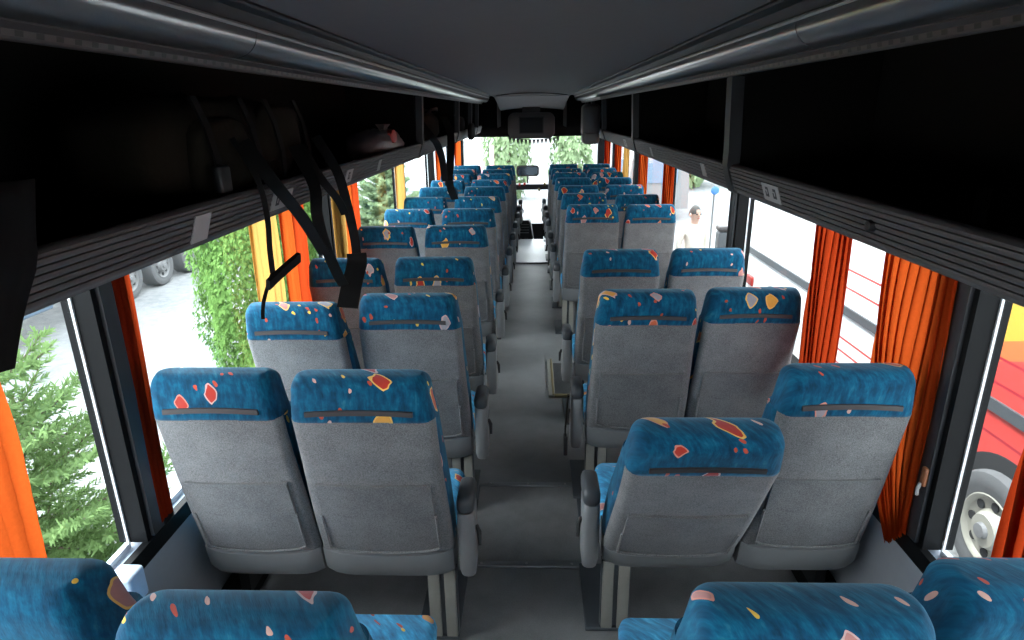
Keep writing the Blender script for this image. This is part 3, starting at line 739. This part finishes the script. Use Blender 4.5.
hang(bp, [(-.672, 2.416, 1.300), (-.670, 2.40, 1.26), (-.665, 2.29, 1.205), (-.660, 2.194, 1.145)], .072, ZX)
bg2 = thing('plastic_bag', 'crumpled pale plastic bag with red print lying in the rack', 'bag', (-.83, 3.55, 1.57))
m = MB(); blob(m, (0, 0, .085), (.10, .42, .082), 12, 24, 14, .07, .8); m.build('sack', M['bagpale'], bg2, angle=70)
m = MB(); rings = []
for i in range(9):
    t = i / 8; rr = .022 + .03 * t ** 2
    rings.append([(.03 + rr * .7 * cos(a) * (1 + .25 * sin(5 * a)), .02 + .0 * t + rr * sin(a) * (1 + .25 * sin(5 * a)),   .15 + .045 * t) for a in [2 * pi * q / 20 for q in range(20)]])
m.loft(rings, caps=(False, False)); m.build('knotted_top', M['bagpale'], bg2, angle=180)
m = MB(); blob(m, (.085, .0, .13), (.018, .07, .035), 2, 14, 10, .08); m.build('red_print', M['bagred'], bg2)
bg3 = thing('shoulder_bag', 'black shoulder bag bulging over the rack edge towards the front', 'bag', (-.885, 6.95, 1.58))
m = MB(); blob(m, (0.03, 0, .11), (.13, .52, .105), 21, 22, 14, .05, .7); m.build('body', M['webbing'], bg3, angle=70)
m = MB(); blob(m, (.247, .05, .045), (.026, .25, .085), 22, 16, 10, .04); m.build('side_pocket', M['webbing'], bg3, angle=70)
bg4 = thing('travel_bag', 'dark grey bundle in the rack behind the first divider, spruce side', 'bag', (-.9, 5.15, 1.57))
m = MB(); blob(m, (0, 0, .14), (.15, .50, .135), 31, 22, 14, .06, .7); m.build('body', M['bag'], bg4, angle=70)
m = MB(); m.tube([(.10, -.2, .24), (.15, -.15, .27), (.17, 0, .28), (.15, .15, .27), (.10, .2, .24)], .012, 8); m.build('handle', M['webbing'], bg4)
hang(bg4, [(-.74, 4.42, 1.72), (-.685, 4.52, 1.665), (-.672, 4.72, 1.60), (-.672, 4.93, 1.48), (-.672, 5.03, 1.31)], .05, ZX)
hang(bg4, [(-.74, 5.60, 1.74), (-.685, 5.58, 1.665), (-.672, 5.45, 1.48), (-.672, 5.25, 1.29)], .06, ZX)
hang(bg4, [(-.672, 5.27, 1.285), (-.672, 5.38, 1.20), (-.672, 5.62, 1.09)], .06, ZX)
m = MB(); m.bbox(-.035, .035, -.02, .02, -.04, .04, .012, M=Matrix.Translation(Vector((-.672, 5.27, 1.285)) - Vector(bg4.location))); m.build('strap_slider', M['webbing'], bg4)
jk = thing('holdall', 'black holdall sagging over the rack lip at the rear, spruce side', 'bag', (-.87, .58, 1.575))
m = MB(); blob(m, (0, 0, .16), (.14, .30, .15), 41, 24, 16, .04, .7); m.build('body', M['webbing'], jk, angle=70)
m = MB()
m.grid(lambda u, v: (lerp(.155, .215, min(1, 2.2 * v)) - .02 * v + .012 * sin(9 * u + 4 * v), lerp(-.28, lerp(.33, .17, v), u), lerp(.16, -.07, v) + .05 * (1 - u) * v), 14, 12)
o_ = m.build('hanging_flap', M['webbing'], jk, angle=180, fix=False); sm = o_.modifiers.new('thickness', 'SOLIDIFY'); sm.thickness = .012
gb = thing('hanging_speaker', 'dark rounded box with grey lower cover hanging before the rack, red bus side', 'speaker', (.60, 6.62, 1.52))
m = MB(); m.bbox(-.09, .082, -.10, .22, .06, .36, .04); m.build('case', M['housing'], gb)
m = MB(); m.bbox(-.085, .078, -.108, .20, -.02, .10, .035); m.build('lower_cover', M['fascia'], gb)
m = MB(); m.box(.06, .095, -.02, .12, .20, .28); m.build('bracket', M['black'], gb, smooth=False)

# ------------------------------------------------------------------ front of the bus
tv = thing('ceiling_monitor', 'black monitor with rounded housing hanging from the ceiling at the front', 'monitor', (-.005, 8.75, 1.64))
m = MB(); rings = []
for y, d in ((-.02, .025), (-.012, .008), (0, 0), (.10, .0), (.28, .03), (.32, .06)):
    rings.append([(x, y, z) for x, z in rrect(-.31 + d, .31 - d, -.165 + d, .165 - d, .085, 6)])
m.loft(rings); m.build('housing', M['housing'], tv)
m = MB(); m.bbox(-.165, .165, -.034, -.021, -.105, .115, .004); m.build('bezel', M['black'], tv)
m = MB(); m.box(-.15, .15, -.037, -.0345, -.09, .10); m.build('screen', M['screen'], tv, smooth=False)
m = MB(); m.box(-.12, .12, .05, .25, .16, .235); m.build('bracket', M['black'], tv, smooth=False)
bt = thing('bunting', 'row of small black triangular pennants under the monitor', 'bunting', (.0, 10.38, 1.425))
m = MB(); m.tube([(lerp(-.37, .43, i / 16), -.012, .014 - .045 * (1 - ((i - 8) / 8) ** 2)) for i in range(17)], .005, 6); m.build('cord', M['black'], bt)
for i in range(13):
    x = lerp(-.35, .41, i / 12); z = .014 - .045 * (1 - ((x - .03) / .40) ** 2); q = MB()
    q.extrude_y([(x - .024, z - .002), (x + .024, z - .002), (x + .004, z - .078), (x - .004, z - .078)], -.015, -.009); q.build('pennant', M['black'], bt, smooth=False)
mi = thing('interior_mirror', 'rounded rear-view mirror on a stem above the dashboard', 'mirror', (-.07, 10.25, .72))
m = MB(); rings = []
for y, d in ((-.02, .008), (-.012, 0), (.03, .004), (.05, .03)): rings.append([(x, y, z) for x, z in rrect(-.18 + d, .18 - d, .12 + d, .29 - d, .05, 5)])
m.loft(rings); m.build('housing', M['housing'], mi)
m = MB(); rings = []
for y in (-.024, -.0205): rings.append([(x, y, z) for x, z in rrect(-.155, .155, .14, .27, .035, 5)])
m.loft(rings); m.build('mirror_glass', M['mirror'], mi)
m = MB(); m.tube([(0, .03, .005), (0, .03, .15)], .012, 8); m.build('stem', M['housing'], mi)
ds = thing('dashboard_rail', 'dark padded rail across the windscreen with small orange trinkets', 'dashboard', (-.02, 10.3, .68))
m = MB(); m.bbox(-1.05, 1.05, -.06, .10, -.055, .035, .03); m.build('padding', M['black'], ds)
m = MB(); m.box(-1.05, -1.0, -.04, .10, -1.08, -.05); m.box(1.0, 1.05, -.04, .10, -1.08, -.05); m.build('upright', M['black'], ds, smooth=False)
for x, z in ((-.10, .02), (.13, -.07), (.22, .015), (-.18, .01)):
    q = MB(); q.lathe([(-.025, .004), (-.012, .018), (.006, .022), (.022, .012), (.03, .003)], 'z', 12, (x, -.07, z + .02)); q.build('trinket', M['bagred'] if x < .1 else M['yellowedge'], ds)
cs = thing('driver_console', 'dark console with vents at the end of the aisle', 'console', (-.10, 9.62, -.40))
m = MB(); rings = [[(x, y, z) for x, y in rrect(-.17, .13 - t * .05, -.16 + t * .05, .22, .04, 4)] for z, t in ((.001, 0), (.30, 0), (.44, .5), (.62, 1.0), (.655, 1.6))]
m.loft(rings); m.build('cabinet', M['black'], cs)
for z in (.47, .51, .55, .59):
    m = MB(); m.bbox(-.13, .05, -.155 + (z - .44) * .17, -.125 + (z - .44) * .17, z, z + .012, .003); m.build('vent_slat', M['trim'], cs)
for x0 in (-.12, -.02):
    m = MB(); m.bbox(x0, x0 + .06, -.172, -.158, .33, .40, .008); m.build('switch_panel', M['legdark'], cs)
ew = thing('engine_cover', 'low black moulded cover beside the driver console', 'cover', (.16, 9.62, -.40))
m = MB(); rings = [[(x, y, z) for x, y in rrect(-.11 - (.0 if z < .08 else -.05), .12, -.14, .22, .05, 4)] for z in (.001, .06, .10, .13, .15)]
m.loft(rings); m.build('shell', M['black'], ew)
m = MB(); m.tube([(.06, -.03, .145), (.065, -.06, .28), (.07, -.08, .38)], .012, 8); m.lathe([(.38, .01), (.40, .024), (.43, .024), (.445, .01)], 'z', 12, (.07, -.08, 0)); m.build('gear_lever', M['black'], ew)
# window-ledge block by the rearmost spruce-side pillar
m = MB(); m.bbox(-1.172, -1.10, 1.40, 1.47, .50, .60, .01); tag(m.build('emergency_hammer_holder', M['ledge']), 'pale block on the sill beside the rearmost window, spruce side', 'holder')
hh = thing('pillar_catch', 'small orange catch on the rear black pillar, red bus side', 'catch', (1.158, 1.63, .80))
m = MB(); m.bbox(-.012, .0, -.010, .010, -.03, .03, .004); m.build('plate', M['catch'], hh); m = MB(); m.tube([(-.012, 0, -.02), (-.018, 0, -.04), (-.016, 0, -.06)], .005, 8); m.build('lever', M['alu'], hh)

# ------------------------------------------------------------------ outside
GZ = -1.30
m = MB(); m.box(-60, 60, -40, 90, GZ - .1, GZ); struct(m.build('ground', M['gravel'], smooth=False), 'pale gravel yard')

def wheel(c, s, r, parent, wd=.26, rim=None):
    """wheel whose outer face looks along s on the x axis; tyre > rim > hub"""
    m = MB(); x0 = 0; pr = [(0, r * .60), (.0, r * .62), (s * .012, r * .72), (s * .014, r * .86), (s * .0, r * .96), (-s * .03, r), (-s * (wd - .03), r), (-s * wd, r * .95), (-s * wd, r * .6)]
    m.lathe(pr, 'x', 36, caps=False); t = m.build('tyre', M['tyre'], parent, c)
    m = MB(); m.lathe([(s * .004, r * .62), (s * .010, r * .60), (s * .004, r * .57), (-s * .02, r * .53), (-s * .03, r * .36), (s * .01, r * .30), (s * .03, r * .27), (s * .03, .001)], 'x', 32, caps=False); rm = m.build('rim', rim or M['rim'], t)
    for k_ in range(8):
        a = 2 * pi * k_ / 8; q = MB(); q.lathe([(-s * .034, r * .08), (-s * .015, r * .08), (-s * .0145, .001)], 'x', 10, (0, r * .44 * cos(a), r * .44 * sin(a))); q.build('hand_hole', M['arch'], rm)
    q = MB(); q.lathe([(s * .03, r * .14), (s * .055, r * .12), (s * .06, .001)], 'x', 16); q.build('hub_cap', M['hub'], rm)
    return t

# red and white coach parked alongside
bx = 3.12
bus = thing('parked_coach', 'red and white coach parked close outside the windows', 'coach', (bx, 5.6, GZ))
m = MB(); Y0, Y1 = 1.5 - 5.6, 9.15 - 5.6
prof = [(0.0, .32), (0, .9), (0, 1.75), (.06, 2.6), (.16, 3.1), (.35, 3.25), (2.1, 3.25), (2.35, 3.1), (2.45, 2.6), (2.45, .32)]
rings = [[(x + (.12 if y in (0,) else 0), yy, z) for x, z in prof] for y, yy in ((0, Y0), (1, Y0 + .06), (2, 0), (3, Y1 - .10), (4, Y1))]
m.loft(rings); body = m.build('body', M['livery'], bus, (0, 0, 0), angle=35)
# livery reads object space: shift mesh so that y, z are the world's
for v in body.data.vertices: v.co.y += 5.6; v.co.z += GZ
body.location = (0, -5.6, -GZ)
m = MB(); m.box(-.02, .004, Y0 + .1, Y1 - .05, 1.16, 1.245); m.build('moulding', M['stripe'], bus, smooth=False)
for a in range(4):
    y0 = Y0 + .35 + a * 1.8; m = MB(); m.box(-.006, .01, y0, y0 + 1.68, 1.95, 2.75); m.build('side_window', M['screen'], bus, smooth=False)
for yc in (3.68 - 5.6, 7.95 - 5.6):
    m = MB(); n = 24
    out_ = [(yc + .56 * cos(pi * i / n), .36 + .56 * sin(pi * i / n)) for i in range(n + 1)] + [(yc - .56, .30), (yc + .56, .30)]
    m.loft([[(x, y, z) for y, z in out_] for x in (-.006, .02)]); m.build('wheel_arch', M['arch'], bus, smooth=False)
    t = wheel((-.065, yc, .405), -1, .405, bus)
m = MB(); m.bbox(-.03, .02, Y1 - .42, Y1 - .18, .72, .86, .02); m.build('front_lamp', M['bagred'], bus)
m = MB(); m.box(.02, 2.4, Y0 + .1, Y1 - .1, .18, .33); m.build('underframe', M['arch'], bus, smooth=False)

# lorry on the far side of the yard
lx = -7.15
tr = thing('lorry', 'blue-grey lorry with double axle parked across the gravel yard', 'lorry', (lx, 11, GZ))
m = MB(); m.bbox(-2.3, 0.02, -4.2, 3.6, 1.05, 2.9, .05); m.build('tipper_body', M['truck'], tr)
m = MB(); m.box(-2.0, -.3, -4.2, 5.6, .72, 1.04); m.build('chassis', M['arch'], tr, smooth=False)
m = MB(); m.bbox(-2.2, 0, 3.75, 5.7, .6, 2.7, .12); m.build('cab', M['truck'], tr)
m = MB(); m.box(-.004, .012, 4.3, 5.3, 1.7, 2.4); m.build('cab_window', M['screen'], tr, smooth=False)
m = MB(); m.bbox(-.25, .0, -3.9, -2.2, .42, .95, .03); m.build('side_guard', M['truck'], tr)
for y in (-.32, .72, 1.8, 4.7): wheel((-.02, y, .385), 1, .385, tr, .3, M['hub'])

def leafcards(m, pts, size, rnd, flat=.5, tri=True):
    for p, nrm in pts:
        n = Vector(nrm) + Vector((rnd.uniform(-1, 1), rnd.uniform(-1, 1), rnd.uniform(-1, 1))) * flat
        n.normalize(); t = n.cross(Vector((rnd.uniform(-.4, .4), rnd.uniform(-.4, .4), 1))).normalized(); b = n.cross(t); sz = size * rnd.uniform(.6, 1.3)
        a = rnd.uniform(0, 6.28) if flat > .7 else rnd.uniform(-.6, .6); u = t * cos(a) + b * sin(a); v = b * cos(a) - t * sin(a); p = Vector(p)
        m.add([p - u * .1 * sz, p + u * .3 * sz + v * .1 * sz, p + v * 1.3 * sz, p - u * .28 * sz + v * .25 * sz, p + u * .55 * sz + v * .95 * sz, p - u * .5 * sz + v * 1.0 * sz],
              [(0, 1, 2), (0, 2, 3), (0, 4, 1), (0, 3, 5)])
def thuja(name, c, h, rad, n, label, seed, mat='thuja', size=.065, prof=None, cat='tree', trunk=.08):
    rnd = random.Random(seed); root = thing(name, label, cat, (c[0], c[1], GZ))
    m = MB(); pts = []
    for _ in range(n):
        t = rnd.random(); a = rnd.uniform(0, 2 * pi)
        pr = prof(t) if prof else (sin(pi * min(1, .14 + t * .86)) ** .7) * (1 - .35 * t)
        lump = 1 + .12 * sin(3 * a + 9 * t + seed) + .08 * sin(7 * a - 15 * t)
        r = rad * pr * lump * (.55 + .45 * rnd.random() ** .4)
        pts.append(((r * cos(a), r * sin(a), .12 + t * (h - .12)), (cos(a), sin(a), .25)))
    leafcards(m, pts, size, rnd, .55); m.build('foliage', M[mat], root, smooth=False, fix=False)
    m = MB(); m.tube([(0, 0, 0), (.02, 0, h * .4), (0, .02, h * .85)], [trunk, trunk * .7, trunk * .2], 8); m.build('trunk', M['bark'], root)
    return root
def spruce(c, h, rad, label, seed, whorls=11, per=7, mat='spruce', nsz=.032, shoots=True):
    rnd = random.Random(seed); root = thing('spruce_tree', label, 'tree', (c[0], c[1], GZ)); m = MB(); w = MB()
    w.tube([(0, 0, 0), (.01, .01, h * .5), (0, 0, h)], [.05, .032, .006], 8)
    def brush(p, d, ln, dens):
        d = d.normalized(); a = d.orthogonal().normalized(); b = d.cross(a); n = max(4, int(ln * dens))
        for i in range(n):
            t = (i + .5) / n; q = p + d * ln * t; th = rnd.uniform(0, 6.28); o = a * cos(th) + b * sin(th)
            tip = q + (o * .9 + d * .75).normalized() * nsz * rnd.uniform(.8, 1.3); sd = d.cross(o).normalized() * nsz * .16
            m.add([q - sd, q + sd, tip + sd * .4, tip - sd * .4], [(0, 1, 2, 3)])
    for k_ in range(whorls):
        f = (k_ + .3) / whorls; z = h * (.06 + .92 * f); ln = rad * (1 - f) ** .85 + .10
        for j in range(per if f < .85 else 5):
            a = 2 * pi * (j + .5 * (k_ % 2)) / per + rnd.uniform(-.25, .25); l = ln * rnd.uniform(.8, 1.15); zz = z + rnd.uniform(-.05, .05)
            d = Vector((cos(a), sin(a), .22 + .5 * f)); p0 = Vector((0, 0, zz)); prev = p0; nseg = 5; path = [p0]
            for i in range(1, nseg + 1):
                t = i / nseg; p = p0 + Vector((cos(a), sin(a), 0)) * l * t + Vector((0, 0, l * (.20 * t - .22 * t * (1 - t) * 2 + .35 * f * t)))
                path.append(p); brush(prev, p - prev, (p - prev).length, 190); prev = p
            w.tube(path, [.010, .009, .007, .006, .004, .002], 5)
            nt_ = max(3, int(l * 15))
            for i in range(1, nt_ + 1):
                t = i / (nt_ + .5); q = t * nseg; i0 = min(int(q), nseg - 1); p = path[i0].lerp(path[i0 + 1], q - i0); dr = (path[i0 + 1] - path[i0]).normalized()
                for sgn in (-1, 1):
                    sd = dr.cross(Vector((0, 0, 1))).normalized() * sgn; tl = l * .42 * (1 - t * .75) + .035
                    brush(p, dr * .8 + sd * rnd.uniform(.7, 1.1) + Vector((0, 0, rnd.uniform(-.1, .25))), tl * rnd.uniform(.7, 1.1), 190)
    for _ in range(3): brush(Vector((0, 0, h * .96)), Vector((rnd.uniform(-.2, .2), rnd.uniform(-.2, .2), 1)), .2, 150)
    m.build('needles', M[mat], root, smooth=False, fix=False); w.build('trunk', M['bark'], root); return root
spruce((-2.70, 2.80), 2.22, .95, 'young spruce close outside the rear window', 4, 11, 7, nsz=.04)
spruce((-2.05, 1.85), 1.45, .60, 'smaller bright spruce in front of the taller young spruce', 9, 9, 7, 'thuja', nsz=.036)
thuja('evergreen_shrub', (-3.10, 6.95), 3.6, .86, 34000, 'tall clipped evergreen outside behind the amber curtain', 3, size=.046)
thuja('evergreen_shrub', (-3.3, 9.0), 3.6, .85, 12000, 'second clipped evergreen beyond the first, seen between curtains', 5, size=.06)
spruce((-4.0, 17.2), 2.3, 1.0, 'loose pale spruce seen through the third spruce-side window', 14, 11, 7, 'leaves', .075)
def crownprof(t): return sin(pi * (.12 + .84 * t)) ** .6
thuja('round_tree', (-.95, 24), 5.5, .9, 2600, 'leafy tree outside the windscreen on the spruce side', 7, 'leaves', .2, crownprof, trunk=.15)
thuja('round_tree', (1.45, 24), 4.2, .95, 2400, 'leafy tree outside the windscreen on the red bus side', 8, 'leaves', .2, lambda t: (1 - t) ** .5 * (.4 + .6 * min(1, t * 4)), trunk=.15)
thuja('hedge_tree', (5.8, 28), 4.2, 2.2, 2600, 'broad bush behind the grey van', 11, 'leaves', .36, crownprof, trunk=.2)
# far building
bd = thing('building', 'pale grey building seen past the windscreen on the spruce side', 'building', (-5.2, 27, GZ))
m = MB(); m.box(-3.2, 2.6, 0, 5, 0, 2.05); m.build('wall', M['building'], bd, smooth=False)
m = MB(); m.box(-3.4, 2.8, -.2, 5.2, 2.05, 3.6); m.build('upper_wall', M['stripe'] if False else M['building'], bd, smooth=False)
m = MB(); m.box(-3.4, 2.8, -.25, -.2, 2.0, 2.12); m.build('cornice', M['white'], bd, smooth=False)
m = MB(); m.box(1.9, 2.6, -.24, -.2, 2.35, 3.0); m.build('window', M['truck'], bd, smooth=False)
for x in (-2.6, -1.2, .2):
    m = MB(); m.box(x, x + .9, -.03, .0, .4, 1.6); m.build('lower_window', M['white'], bd, smooth=False)
for x, y, lb in ((-1.62, 20, 'pink barrier post standing by the leafy tree'), (-1.30, 20.6, 'pink barrier post standing before the pale building')):
    pl = thing('barrier_post', lb, 'post', (x, y, GZ)); m = MB(); m.tube([(0, 0, .02), (0, 0, 2.1)], .07, 10); m.build('pole', M['pinkpole'], pl)
    m = MB(); m.bbox(-.14, .14, -.14, .14, 0, .05, .01); m.build('base', M['hub'], pl)
# grey van
vn = thing('van', 'grey van parked ahead of the red and white coach', 'van', (2.72, 21, GZ))
m = MB(); prof = [(0, .35), (0, 1.0), (.08, 1.75), (.25, 1.95), (1.5, 1.95), (1.68, 1.75), (1.75, 1.0), (1.75, .35)]
m.loft([[(x + (.05 if y in (-2.3, 2.3) else 0), y, z) for x, z in prof] for y in (-2.3, -2.2, 2.0, 2.3)]); m.build('body', M['hub'], vn)
m = MB(); m.box(-.0, .1, -1.9, -.2, 1.1, 1.7); m.box(-.0, .1, 0, 1.5, 1.1, 1.7); m.build('side_window', M['truck'], vn, smooth=False)
m = MB(); m.box(.3, 1.45, -2.33, -2.26, 1.1, 1.75); m.build('rear_window', M['truck'], vn, smooth=False)
for y in (-1.4, 1.4): wheel((.0, y, .33), -1, .33, vn, .22, M['hub'])

# passer-by
def person(loc, rz):
    root = thing('person', 'person in a cream jacket standing outside the bright window', 'person', loc, (0, 0, rz))
    V_ = []; E_ = []; Rr = []
    def chain(pts, start=None):
        prev = start
        for (p, r) in pts:
            V_.append(p); Rr.append(r); i = len(V_) - 1
            if prev is not None: E_.append((prev, i))
            prev = i
        return prev
    pel = chain([((0, 0, .95), (.15, .11))]); 
    ch = chain([((0, .01, 1.12), (.145, .105)), ((0, .0, 1.30), (.165, .115))], pel)
    nk = chain([((0, .0, 1.44), (.11, .08)), ((0, .015, 1.50), (.055, .06)), ((0, .02, 1.56), (.06, .068))], ch)
    chain([((0, .025, 1.63), (.074, .092)), ((0, .02, 1.70), (.070, .085)), ((0, .02, 1.74), (.04, .05))], nk)
    for s in (-1, 1):
        hp = chain([((s * .09, 0, .88), (.09, .095)), ((s * .10, .01, .70), (.08, .085)), ((s * .105, .02, .50), (.056, .06)), ((s * .11, 0, .36), (.054, .06)), ((s * .115, -.01, .10), (.038, .045))], pel)
        chain([((s * .12, .03, .05), (.042, .045)), ((s * .125, .14, .035), (.04, .032))], hp)
        sh = chain([((s * .19, -.005, 1.38), (.06, .06)), ((s * .23, -.01, 1.24), (.052, .055)), ((s * .25, 0, 1.09), (.042, .045)), ((s * .245, .06, .95), (.038, .04)), ((s * .24, .09, .86), (.026, .03)), ((s * .238, .105, .80), (.02, .042))], ch)
        for q in range(4):
            dy = -.03 + q * .02; ln = (.065, .078, .072, .055)[q]
            chain([((s * .238, .115 + dy, .775), (.009, .009)), ((s * .234, .12 + dy, .765 - ln * .5), (.0085, .0085)), ((s * .225, .122 + dy, .765 - ln), (.0075, .0075))], sh)
        chain([((s * .222, .145, .80), (.0105, .0105)), ((s * .205, .165, .765), (.009, .009)), ((s * .20, .17, .74), (.008, .008))], sh)
    me = bpy.data.meshes.new('figure'); me.from_pydata(V_, E_, []); o = bpy.data.objects.new('body', me); COL.objects.link(o)
    md = o.modifiers.new('skin', 'SKIN'); md.use_smooth_shade = True
    for i, sv in enumerate(me.skin_vertices[0].data): sv.radius = Rr[i]; sv.use_root = (i == 0)
    o.modifiers.new('sub', 'SUBSURF').render_levels = 2; o.modifiers['sub'].levels = 2
    dg = bpy.context.evaluated_depsgraph_get(); ev = o.evaluated_get(dg); me2 = bpy.data.meshes.new_from_object(ev)
    bpy.data.objects.remove(o)
    for mm in (M['skin'], M['jacket'], M['trousers'], M['housing']): me2.materials.append(mm)
    for p in me2.polygons:
        z = p.center.z; x = abs(p.center.x)
        p.material_index = 3 if z < .085 else (0 if (z > 1.49 or (x > .19 and z < .87)) else (1 if (z > .90 or (x > .19)) else 2)); p.use_smooth = True
    b = bpy.data.objects.new('body', me2); COL.objects.link(b); b.parent = root
    m = MB(); rings = []
    for i in range(8):
        a = i / 7 * pi / 2; z = 1.645 + .125 * sin(a); r = cos(a) * .98 + .02
        rings.append([(.083 * r * cos(t), .012 + .103 * r * sin(t) - .012, z - (.05 * max(0, -sin(t)) * (1 - i / 7))) for t in [2 * pi * q / 18 for q in range(18)]])
    m.loft(rings); m.build('hair', M['hair'], root)
    m = MB(); m.tube([(0, .105, 1.66), (0, .128, 1.625), (0, .112, 1.612)], [.008, .014, .011], 8); m.build('nose', M['skin'], root)
    for s in (-1, 1):
        m = MB(); m.lathe([(-.012, .002), (-.006, .011), (.004, .012), (.012, .003)], 'y', 10, (s * .032, .108, 1.645)); m.build('eye', M['black'], root)
        m = MB(); m.lathe([(-.012, .006), (0, .03), (.012, .02)], 'x', 12, (s * .082, .015, 1.625)); m.build('ear', M['skin'], root)
    m = MB(); m.tube([(-.022, .108, 1.585), (0, .116, 1.583), (.022, .108, 1.585)], .005, 6); m.build('mouth', M['bagred'], root)
    return root
person((2.42, 9.5, GZ), radians(200))
bn = thing('litter_bin', 'dark grey litter bin near the passer-by outside', 'bin', (2.72, 9.05, GZ))
m = MB(); m.bbox(-.075, .075, -.1, .1, 0, 1.46, .035); m.build('casing', M['stripe'], bn); m = MB(); m.bbox(-.08, .08, -.105, .105, 1.46, 1.54, .03); m.build('lid', M['housing'], bn)
sg = thing('sign_post', 'small blue sign on a thin pole outside the bright window', 'sign', (2.75, 9.75, GZ))
m = MB(); m.tube([(0, 0, 0), (0, 0, 2.02)], .015, 8); m.build('pole', M['hub'], sg); m = MB(); m.lathe([(-.03, .055), (-.025, .062), (-.02, .055)], 'y', 24, (0, -.01, 1.95)); m.build('sign_plate', M['bluesign'], sg)
